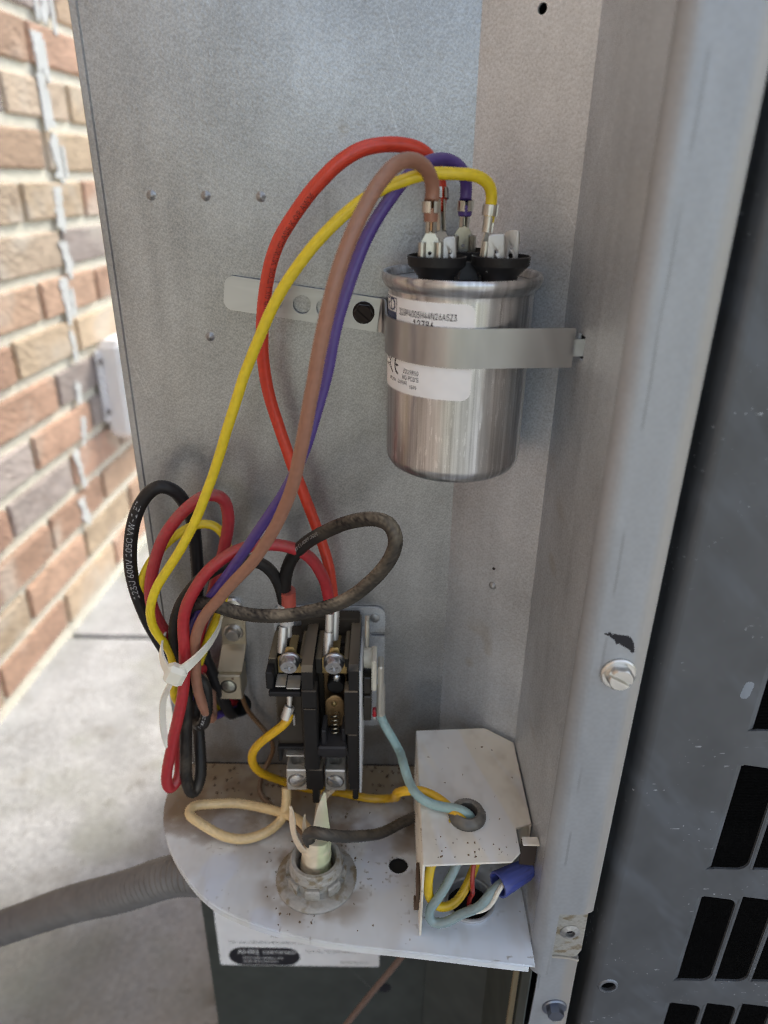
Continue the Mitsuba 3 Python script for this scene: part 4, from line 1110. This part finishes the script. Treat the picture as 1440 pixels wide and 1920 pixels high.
# right pole: back strip, moving contact plate, spring, armature
put('contact_back', cbox(-0.0340, -0.0208, 0.3370, 0.3398, 0.4060, 0.4560, 0.0004), 'mat_satin', con, copper)
put('contact_boss', cyl((-0.0265, 0.3370, 0.4420), (-0.0265, 0.3290, 0.4420), 0.0052, 28, 0.0050, 0.0006), 'mat_black', con, bk_clean)
ov = LineString([(-0.0272, 0.4240), (-0.0272, 0.4330)]).buffer(0.0052, quad_segs=8)
put('contact_plate', sheet(ov, 0.0012, ((0, 0.3270, 0), (1, 0, 0), (0, 0, 1), (0, -1, 0))), 'mat_satin', con, copper, smooth=False)
put('contact_rivet', lathe([(0.0017, 0), (0.0014, 0.0008), (0, 0.0011)], (-0.0274, 0.3258, 0.4325), (0, -1, 0), 20), 'mat_satin', con, brass, smooth=60)
put('spring', coil_spring((-0.0264, 0.3185, 0.4165), (-0.0268, 0.3240, 0.4270), 0.0023, 0.00045, 5), 'mat_metal', con, tint((0.5, 0.46, 0.36), 0.2), smooth=True)
put('armature', cat(cbox(-0.0362, -0.0193, 0.3090, 0.3260, 0.4080, 0.4150, 0.0010), cbox(-0.0340, -0.0312, 0.3120, 0.3260, 0.4145, 0.4245, 0.0005), cbox(-0.0225, -0.0200, 0.3140, 0.3260, 0.4145, 0.4240, 0.0005), cbox(-0.0350, -0.0205, 0.3130, 0.3240, 0.4030, 0.4085, 0.0008)), 'mat_black', con, tint((0.018, 0.018, 0.021), 0.2, 400, 0.2, (0.14, 0.13, 0.12)))
# box lugs at the foot
for k, cx in enumerate((-0.0496, -0.0268)):
    blk = mf(cbox(cx - 0.0063, cx + 0.0063, 0.3150, 0.3300, 0.3752, 0.3915, 0.0007))
    blk = blk - mf(cyl((cx - 0.0004, 0.3235, 0.3840), (cx - 0.0004, 0.3235, 0.40), 0.0042, 28)) - mf(cyl((cx, 0.310, 0.3830), (cx, 0.3185, 0.3830), 0.0054, 30))
    back = cbox(cx - 0.0063, cx + 0.0063, 0.3302, 0.3325, 0.3760, 0.3985, 0.0005)
    lug = put('wire_lug', cat(blk, back), 'mat_satin', con, alu, smooth=20)
    put('lug_screw', pan_screw((cx, 0.3178, 0.3830), 0.0051, 0.0040, (0, -1, 0), (1, 0, -0.8 if k else 0.5)), 'mat_metal', lug, zinc, smooth=35)
    put('clamped_conductor', lathe([(0.0030, 0), (0.0026, 0.001), (0, 0.0016)], (cx - 0.0004, 0.3235, 0.3850), (0, 0, 1), 20), 'mat_metal', lug, zinc, smooth=60)
put('lug_tongue', cbox(-0.0560, -0.0440, 0.3180, 0.3330, 0.3990, 0.4000, 0.0003), 'mat_satin', con, alu, smooth=False)
# coil terminals on the right
coilc = tint((0.60, 0.57, 0.48), 0.15, 400, 0.3, (0.3, 0.25, 0.16), 3, 300, 0.4)
put('coil_bobbin', cat(cyl((-0.0105, 0.338, 0.4565), (-0.0045, 0.338, 0.4565), 0.0060, 28), cbox(-0.0058, -0.0030, 0.3240, 0.3400, 0.4430, 0.4640, 0.0008)), 'mat_paint', con, coilc)
put('coil_flange', sheet(Polygon([(0.340, 0.462), (0.352, 0.462), (0.352, 0.474), (0.347, 0.4795), (0.340, 0.480)]), 0.0022, ((-0.0100, 0, 0), (0, 1, 0), (0, 0, 1), (1, 0, 0))), 'mat_paint', con, coilc, smooth=False)
put('coil_block', cat(cbox(-0.0105, -0.0058, 0.3280, 0.3560, 0.4180, 0.4360), cbox(-0.0105, -0.0060, 0.3300, 0.3560, 0.4362, 0.4480)), 'mat_plastic', con, bk_brown)
put('coil_blade', cbox(-0.0512, -0.0498, 0.3215, 0.3232, 0.4195, 0.4275, 0.0003), 'mat_metal', con, zinc)

# terminals pushed on the contactor, owned by their wires
def barrel(p0, p1, r, n=20):
    p0, p1 = np.asarray(p0, float), np.asarray(p1, float)
    L = np.linalg.norm(p1 - p0)
    return lathe([(r * 0.72, 0), (r * 0.97, 0), (r, 0.0006), (r, L - 0.0005), (r * 0.94, L), (r * 0.7, L), (r * 0.7, L * 0.6), (0, L * 0.6)], p0, p1 - p0, n)


whitem = tint((0.66, 0.65, 0.62), 0.18, 600, 0.2, (0.35, 0.3, 0.22))
put('terminal', cat(barrel((-0.0566, 0.329, 0.4660), (-0.0556, 0.334, 0.4800), 0.0026), barrel((-0.0538, 0.336, 0.4720), (-0.0534, 0.339, 0.4850), 0.0024)), 'mat_satin', 'dusty_black_wire', whitem, smooth=40)
put('sleeve', tube(spline(np.array([(-0.0527, 0.3370, 0.4850), (-0.0525, 0.3360, 0.4920), (-0.0521, 0.3338, 0.5040)]), 0.001), 0.0043, 16), 'mat_rubber', 'dusty_black_wire', tint((0.42, 0.075, 0.055), 0.15, 500, 0.3), smooth=40, label='red shrink sleeve')
put('sleeve', tube(spline(np.array([(-0.0541, 0.3370, 0.4800), (-0.0541, 0.3365, 0.4870), (-0.0546, 0.3355, 0.4950)]), 0.001), 0.0040, 16), 'mat_rubber', 'short_black_wire', tint((0.55, 0.54, 0.52), 0.15, 500, 0.2), smooth=40, label='pale clear sleeve')
put('terminal', cat(barrel((-0.0308, 0.328, 0.4640), (-0.0300, 0.3335, 0.4770), 0.0027), barrel((-0.0300, 0.334, 0.4775), (-0.0295, 0.336, 0.4880), 0.0024)), 'mat_satin', 'crimson_wire', whitem, smooth=40)
put('terminal', barrel((-0.0278, 0.338, 0.4690), (-0.0270, 0.3435, 0.4870), 0.0026), 'mat_satin', 'red_wire', whitem, smooth=40)
put('terminal', cat(barrel((-0.0545, 0.3165, 0.4290), (-0.0522, 0.3190, 0.4360), 0.0030), cyl((-0.0524, 0.3190, 0.4355), (-0.0521, 0.3215, 0.4425), 0.0013, 12, 0.0019)), 'mat_satin', 'coil_yellow_wire', whitem, smooth=40)
bt = cat(cbox(-0.0022, 0.0012, 0.3240, 0.3360, 0.4430, 0.4600, 0.0010), cyl((-0.0003, 0.3290, 0.4440), (-0.0003, 0.3285, 0.4230), 0.0024, 20, 0.0027), cbox(-0.0020, 0.0004, 0.3250, 0.3310, 0.4250, 0.4450, 0.0006))
put('terminal', bt, 'mat_satin', 'coil_blue_wire', tint((0.60, 0.58, 0.52), 0.2, 500, 0.3), smooth=35)
rt = thing('red_wire_tail', 'tiny red crimped wire end beside the light blue wire terminal', 'wire end')
put('insulation', cbox(-0.0052, -0.0026, 0.3290, 0.3330, 0.4195, 0.4250, 0.0008), 'mat_plastic', rt, tint((0.45, 0.02, 0.03), 0.1))
put('tip', cbox(-0.0048, -0.0030, 0.3295, 0.3325, 0.4172, 0.4194, 0.0004), 'mat_satin', rt, whitem)

# ================================================================ ground lug on the panel
gl = thing('ground_lug', 'tarnished metal ground lug screwed to the back panel left of the contactor', 'lug')
lugc = tint((0.50, 0.44, 0.33), 0.22, 350, 0.3, (0.28, 0.20, 0.10), 12, 300, 0.4)
prof = LineString([(YB - 0.0010, 0.4668), (YB - 0.0012, 0.4470), (YB - 0.0030, 0.4455), (0.3470, 0.4375)]).buffer(0.0009, cap_style=2, join_style=1)
m = trimesh.creation.extrude_polygon(prof, 0.0146, engine='earcut'); v = m.vertices.copy()
m.vertices = np.c_[-0.0980 + v[:, 2] - 0.10 * (0.4668 - v[:, 1]) * 0.35, v[:, 0], v[:, 1]]; m.fix_normals()
blk = mf(cbox(-0.0992, -0.0848, 0.3440, 0.3600, 0.4190, 0.4372, 0.0007)) - mf(cyl((-0.0922, 0.3540, 0.425), (-0.0922, 0.3540, 0.44), 0.0045, 26)) - mf(cyl((-0.0926, 0.340, 0.4290), (-0.0926, 0.3475, 0.4290), 0.0050, 26))
put('body', cat(m, blk), 'mat_satin', gl, lugc, smooth=25)
put('clamp_screw', pan_screw((-0.0926, 0.3468, 0.4290), 0.0046, 0.0034, (0, -1, 0), (1, 0, 0.6), slot=False), 'mat_metal', gl, tint((0.42, 0.44, 0.40), 0.25, 500), smooth=40)
put('mounting_screw', hex_head((-0.0910, YB - 0.0020, 0.4562), 0.0046, 0.0046, turn=0.1, washer=1.3), 'mat_metal', gl, tint((0.55, 0.53, 0.50), 0.25, 500, 0.3), smooth=25)
ps = thing('panel_screw', 'small zinc screw in the back panel just above the ground lug', 'screw')
put('head', pan_screw((-0.0900, YB - 0.0002, 0.4745), 0.0056, 0.0030, (0, -1, 0), (1, 0, 0.3)), 'mat_metal', ps, zinc, smooth=35)

# ================================================================ cable tie round the bundle
tie = thing('cable_tie', 'white nylon cable tie cinching the bundle of coloured wires', 'cable tie')
ny = tint((0.72, 0.70, 0.60), 0.06, 200)
hc = np.array([-0.1075, 0.2985, 0.4735])
hm = cbox(-0.0054, 0.0054, -0.0036, 0.0040, -0.0060, 0.0060, 0.0022)
hm = turned(hm, 28, (0, 1, 0), (0, 0, 0)); hm = moved(hm, hc)
put('head', hm, 'mat_plastic', tie, ny)


def strip(pts, w, t, side):
    """flat flexible strip along a path; side = direction of its width"""
    p = spline(np.array(pts), 0.0012)
    tg_ = np.gradient(p, axis=0); tg_ /= np.linalg.norm(tg_, axis=1, keepdims=True)
    sd = np.broadcast_to(np.asarray(side, float), p.shape) if np.ndim(side) == 1 else side
    sd = sd - tg_ * (sd * tg_).sum(1, keepdims=True); sd /= np.linalg.norm(sd, axis=1, keepdims=True)
    n = np.cross(tg_, sd)
    w = np.broadcast_to(w, (len(p),))[:, None]
    vs = np.stack([p - sd * w / 2 - n * t / 2, p + sd * w / 2 - n * t / 2, p + sd * w / 2 + n * t / 2, p - sd * w / 2 + n * t / 2], 1).reshape(-1, 3)
    f = []
    for k in range(len(p) - 1):
        for j in range(4):
            a, b = 4 * k + j, 4 * k + (j + 1) % 4
            f += [(a, b, b + 4), (a, b + 4, a + 4)]
    e = 4 * (len(p) - 1)
    f += [(0, 2, 1), (0, 3, 2), (e, e + 1, e + 2), (e, e + 2, e + 3)]
    m = trimesh.Trimesh(vs, f, process=False); m.fix_normals()
    return m


put('loop', strip([(-0.1065, 0.2985, 0.4740), (-0.0990, 0.3010, 0.4795), (-0.0925, 0.3110, 0.4830), (-0.0895, 0.3270, 0.4850), (-0.0930, 0.3400, 0.4830), (-0.1050, 0.3460, 0.4780), (-0.1160, 0.3400, 0.4760), (-0.1190, 0.3250, 0.4800), (-0.1175, 0.3100, 0.4800), (-0.1120, 0.3005, 0.4750)], 0.0056, 0.0012, (0.25, 0.1, 0.95)), 'mat_plastic', tie, ny, smooth=50)
put('tail', strip([(-0.1090, 0.2990, 0.4715), (-0.1148, 0.3030, 0.4594), (-0.1185, 0.3050, 0.4500), (-0.1205, 0.3060, 0.4380), (-0.1212, 0.3062, 0.4280), (-0.1200, 0.3062, 0.4170)], 0.0036, 0.0011, (0.75, 0.65, 0.1)), 'mat_plastic', tie, ny, smooth=50)

# ================================================================ splice cover (inverted tray) with grommet, splices and wire nut
sc = thing('splice_cover', 'small beige metal cover box standing on the shelf right of the contactor', 'cover box')
ZT, XB = 0.402, 0.022
top = Polygon([(XB, 0.2438), (XB, 0.3380), (0.0640, 0.3410), (0.0798, 0.3290), (0.0798, 0.2700), (0.0712, 0.2665), (0.0712, 0.2520), (0.0660, 0.2466)]).difference(Point(0.0465, 0.2735).buffer(0.0085))
tp = sheet(top, 0.0012, ((0, 0, ZT - 0.0012), (1, 0, 0), (0, 1, 0), (0, 0, 1)))
lw = sheet(Polygon([(0.2436, ZS + 0.0006), (0.3380, ZS + 0.0006), (0.3380, ZT - 0.0008), (0.2440, ZT - 0.0008)]), 0.0011, ((XB - 0.0004, 0, 0), (0, 1, 0), (0, 0, 1), (1, 0, 0)))
rnd = tube(np.array([(XB + 0.0004, 0.2440, ZT - 0.0007), (XB + 0.0004, 0.3378, ZT - 0.0007)]), 0.0009, 14)
rw = sheet(Polygon([(0.2700, ZT - 0.03), (0.3285, ZT - 0.03), (0.3285, ZT - 0.0010), (0.2700, ZT - 0.0010)]), 0.0010, ((0.0792, 0, 0), (0, 1, 0), (0, 0, 1), (1, 0, 0)))
put('tray', cat(tp, lw, rnd, rw), 'mat_cover', sc, smooth=False)
put('side_bracket', cat(cbox(XB - 0.0022, XB - 0.0006, 0.2500, 0.2640, 0.3650, 0.3790, 0.0004), cyl((XB - 0.0006, 0.257, 0.3560), (XB - 0.0030, 0.257, 0.3560), 0.0035, 18)), 'mat_rough', sc, tint((0.10, 0.07, 0.05), 0.4, 400))
def _lip():
    return rc.uniform(0.026, 0.066), 0.247 + abs(rc.normal(0, 0.010))


ms = []
for i in range(46):
    x, y = _lip() if i < 30 else (rc.uniform(0.026, 0.075), rc.uniform(0.25, 0.33))
    m = trimesh.creation.icosphere(subdivisions=1, radius=1.0)
    m.vertices = m.vertices * rc.uniform(0.5, 1.2, 3) * rc.uniform(0.0002, 0.0006)
    m.apply_translation((x, min(y, 0.325), ZT + 0.0001))
    if top.buffer(-0.001).contains(Point(x, y)):
        ms.append(m)
put('dirt_crumbs', cat(*ms), 'mat_rough', sc, tint((0.15, 0.10, 0.06), 0.5, 300), smooth=False, kind='stuff')
gr = thing('cable_grommet', 'round grey rubber grommet set in the top of the beige cover box', 'grommet')
gm = lathe([(0.0052, -0.0030), (0.0085, -0.0030), (0.0085, 0), (0.0098, 0.0002), (0.0100, 0.0016), (0.0088, 0.0040), (0.0066, 0.0052), (0.0052, 0.0046), (0.0048, 0.0020), (0.0052, -0.0030)], (0.0465, 0.2735, ZT), (0, 0, 1), 40)
put('ring', gm, 'mat_rubber', gr, tint((0.055, 0.053, 0.050), 0.3, 500, 0.7, (0.24, 0.22, 0.18), 3, 500, 0.6), smooth=40)
put('core', cyl((0.0465, 0.2735, ZT - 0.003), (0.0465, 0.2735, ZT + 0.0008), 0.0051, 24), 'mat_ink', gr)

def wire_thing(name, label, pts, r, color, dust=0.2, mat='mat_plastic', cat_='wire'):
    k = thing(name, label, cat_)
    put('insulation', tube(spline(np.array(pts), 0.001), r, 16, wob=0.014, seed=len(labels)), mat, k, tint(color, 0.15, 500, dust, (0.235, 0.195, 0.145), len(labels)), smooth=True)
    return k


wire_thing('splice_yellow_wire', 'yellow wire looping inside the open front of the cover box',
           [(0.0380, 0.2720, 0.4000), (0.0310, 0.2600, 0.3960), (0.0262, 0.2520, 0.3880), (0.0255, 0.2500, 0.3780), (0.0270, 0.2500, 0.3690), (0.0320, 0.2500, 0.3630), (0.0390, 0.2520, 0.3620), (0.0460, 0.2570, 0.3680), (0.0520, 0.2650, 0.3780), (0.0570, 0.2760, 0.3890), (0.0590, 0.2900, 0.3960)], 0.0024, (0.60, 0.40, 0.015), 0.15)
wire_thing('splice_blue_wire', 'faded blue wire bending inside the cover box up to the wire nut',
           [(0.0470, 0.2720, 0.4000), (0.0430, 0.2600, 0.3930), (0.0370, 0.2520, 0.3830), (0.0300, 0.2470, 0.3720), (0.0265, 0.2460, 0.3630), (0.0285, 0.2450, 0.3580), (0.0350, 0.2440, 0.3590), (0.0430, 0.2450, 0.3640), (0.0510, 0.2440, 0.3710), (0.0580, 0.2470, 0.3785), (0.0640, 0.2505, 0.3815), (0.0690, 0.2535, 0.3815)], 0.0024, (0.20, 0.29, 0.31), 0.35)
wire_thing('thin_white_wire', 'thin white wire twisting from the wire nut down into the round hole',
           [(0.0660, 0.2500, 0.3830), (0.0610, 0.2455, 0.3815), (0.0585, 0.2440, 0.3760), (0.0550, 0.2430, 0.3715), (0.0500, 0.2430, 0.3690), (0.0470, 0.2450, 0.3660), (0.0475, 0.2500, 0.3600), (0.0490, 0.2560, 0.3540), (0.0520, 0.2600, 0.3490), (0.0540, 0.2640, 0.3400)], 0.0012, (0.62, 0.60, 0.54), 0.3)
wire_thing('thin_red_wire', 'thin red wire hanging inside the cover box into the round hole',
           [(0.0520, 0.2700, 0.4000), (0.0510, 0.2620, 0.3920), (0.0490, 0.2560, 0.3830), (0.0490, 0.2530, 0.3740), (0.0500, 0.2560, 0.3650), (0.0495, 0.2600, 0.3560), (0.0500, 0.2630, 0.3450), (0.0505, 0.2650, 0.3380)], 0.0012, (0.36, 0.03, 0.025), 0.3)
wn = thing('wire_nut', 'blue twist-on wire nut at the right end of the open cover box', 'wire nut')
p0, p1 = np.array([0.0612, 0.2490, 0.3815]), np.array([0.0800, 0.2600, 0.3810])
L = np.linalg.norm(p1 - p0)
prof = [(0, 0.010), (0.0040, 0.009), (0.0055, 0.0), (0.0066, 0.0), (0.0067, 0.0015), (0.0063, 0.005), (0.0054, L * 0.7), (0.0048, L - 0.001), (0.0036, L), (0, L)]
nutm = lathe(prof, p0, p1 - p0, 40)
blue = tint((0.035, 0.055, 0.26), 0.2, 500, 0.25, (0.20, 0.20, 0.24))
put('shell', nutm, 'mat_plastic', wn, blue, smooth=40)
ax = (p1 - p0) / L
a_ = np.cross(ax, [0, 0, 1.0]); a_ /= np.linalg.norm(a_); b_ = np.cross(ax, a_)
ribs = []
for k in range(14):
    ph = k * 2 * math.pi / 14
    dd = math.cos(ph) * a_ + math.sin(ph) * b_
    ribs.append(tube(np.array([p0 + ax * 0.0055 + dd * 0.0060, p0 + ax * L * 0.85 + dd * 0.0050]), 0.0004, 6))
put('grip_ribs', cat(*ribs), 'mat_plastic', wn, blue, smooth=True)

# ================================================================ conduit nut, torn cable jacket, conduit
cn = thing('conduit_nut', 'corroded grey conduit locknut and bushing clamped on the shelf', 'conduit nut')
NC = (-0.0355, 0.2775)
put('washer', lathe([(0.0125, 0.0002), (0.0228, 0.0002), (0.0229, 0.0012), (0.0222, 0.0022), (0.0190, 0.0034), (0.0125, 0.0036)], (*NC, ZS), (0, 0, 1), 64), 'mat_nut', cn, smooth=35)
nutb = mf(lathe([(0.0122, 0.0036), (0.0172, 0.0036), (0.0170, 0.0086), (0.0162, 0.0094), (0.0122, 0.0094), (0.0122, 0.0036)], (*NC, ZS), (0, 0, 1), 64))
for k in range(8):
    ph = k * math.pi / 4 + 0.35
    d = np.array([math.cos(ph), math.sin(ph), 0])
    nutb = nutb - bar(np.array([*NC, ZS + 0.0094]) + d * 0.0172, (0, 0, 1), d, 0.0056, 0.0050, 0.0052)
put('locknut', nutb, 'mat_nut', cn, smooth=30)
put('bushing', lathe([(0.0112, 0.0), (0.0140, 0.0094), (0.0150, 0.0100), (0.0152, 0.0118), (0.0146, 0.0128), (0.0142, 0.0138), (0.0142, 0.0165), (0.0136, 0.0174), (0.0118, 0.0172), (0.0110, 0.0150), (0.0112, 0.0)], (*NC, ZS), (0, 0, 1), 64), 'mat_nut', cn, smooth=35)

cj = thing('cable_jacket', 'torn cream and pale green cable jacket standing up out of the conduit nut', 'cable jacket')
def jcol(v, n):
    a = np.arctan2(v[:, 1] - NC[1], v[:, 0] - NC[0])
    g = (v[:, 0] > NC[0] + 0.0022) * (meshkit.fbm(v * 300, 2, 3) > 0.30)
    base = np.where(g[:, None], (0.54, 0.57, 0.36), (0.66, 0.57, 0.42))
    return base * (0.85 + 0.3 * meshkit.fbm(v * 400, 3, 8)[:, None])


jp = spline(np.array([(NC[0] - 0.001, NC[1] + 0.001, ZS - 0.02), (NC[0] - 0.0005, NC[1] + 0.001, ZS + 0.006), (NC[0] + 0.0005, NC[1] + 0.001, ZS + 0.020), (NC[0] + 0.0012, NC[1] + 0.002, ZS + 0.031)]), 0.0012)
rr = np.interp(np.linspace(0, 1, len(jp)), [0, 0.35, 0.7, 1], [0.0076, 0.0080, 0.0084, 0.0074])
put('sleeve', tube(jp, rr, 26, wob=0.16, seed=4), 'mat_rubber', cj, jcol, smooth=True)


def flap(pts, ws, side, t=0.0009):
    p = spline(np.array(pts), 0.0012)
    w = np.interp(np.linspace(0, 1, len(p)), np.linspace(0, 1, len(ws)), ws)
    return strip(pts, w, t, side)


put('torn_flap', flap([(-0.0325, 0.2815, 0.3640), (-0.0322, 0.2815, 0.3720), (-0.0325, 0.2840, 0.3800), (-0.0322, 0.2890, 0.3880), (-0.0312, 0.2955, 0.3945)], [0.0090, 0.0100, 0.0092, 0.0058, 0.0012], (1, 0.15, 0.05)), 'mat_rubber', cj, jcol, smooth=50)
put('torn_flap', flap([(-0.0400, 0.2760, 0.3690), (-0.0430, 0.2740, 0.3760), (-0.0465, 0.2760, 0.3830), (-0.0478, 0.2800, 0.3910), (-0.0490, 0.2830, 0.3975)], [0.0090, 0.0048, 0.0032, 0.0040, 0.0012], (0.8, -0.45, 0.2)), 'mat_rubber', cj, tint((0.62, 0.52, 0.38), 0.2, 400), smooth=50)
put('torn_flap', flap([(-0.0400, 0.2810, 0.3720), (-0.0420, 0.2840, 0.3800), (-0.0418, 0.2870, 0.3870)], [0.0040, 0.0026, 0.0008], (1, 0, 0)), 'mat_rubber', cj, tint((0.52, 0.43, 0.30), 0.2, 400), smooth=50)

hose = thing('flexible_conduit', 'ribbed grey flexible conduit curving in under the shelf from the left', 'conduit')
hp = spline(np.array([(-0.0355, 0.282, 0.3440), (-0.0375, 0.283, 0.3330), (-0.0480, 0.287, 0.3240), (-0.0700, 0.294, 0.3190), (-0.1000, 0.304, 0.3130), (-0.1294, 0.3130, 0.3020), (-0.1640, 0.3210, 0.2780), (-0.2130, 0.3380, 0.2400), (-0.2980, 0.3650, 0.1700), (-0.385, 0.400, 0.110), (-0.47, 0.45, 0.100), (-0.53, 0.50, 0.20), (-0.535, 0.52, 0.45)]), 0.00042)
Ls = np.r_[0, np.cumsum(np.linalg.norm(np.diff(hp, axis=0), axis=1))]
rr = 0.0124 + 0.00065 * np.sin(Ls / 0.0046 * 2 * np.pi) ** 3
rr[:40] = np.linspace(0.0105, rr[40], 40)
put('tube', tube(hp, rr, 36), 'mat_rubber', hose, tint((0.130, 0.126, 0.124), 0.25, 120, 0.25, (0.25, 0.22, 0.18), 5, 200, 0.6), smooth=True)

# ---- rusty capillary / braided line below the shelf
rl = thing('rusty_line', 'thin rusty brown line slanting down below the shelf across the dark lower panel', 'tube')
p = spline(np.array([(0.0420, 0.3440, 0.2520), (0.0235, 0.330, 0.2110), (0.0029, 0.330, 0.1674), (-0.0235, 0.330, 0.1136), (-0.0420, 0.332, 0.0700), (-0.055, 0.335, 0.03), (-0.060, 0.338, 0.001)]), 0.0011)
put('strand', tube(p, 0.0022 + 0.0002 * np.sin(np.arange(len(p)) * 1.9), 12), 'mat_rough', rl, tint((0.16, 0.105, 0.085), 0.4, 700, 0.3), smooth=True)
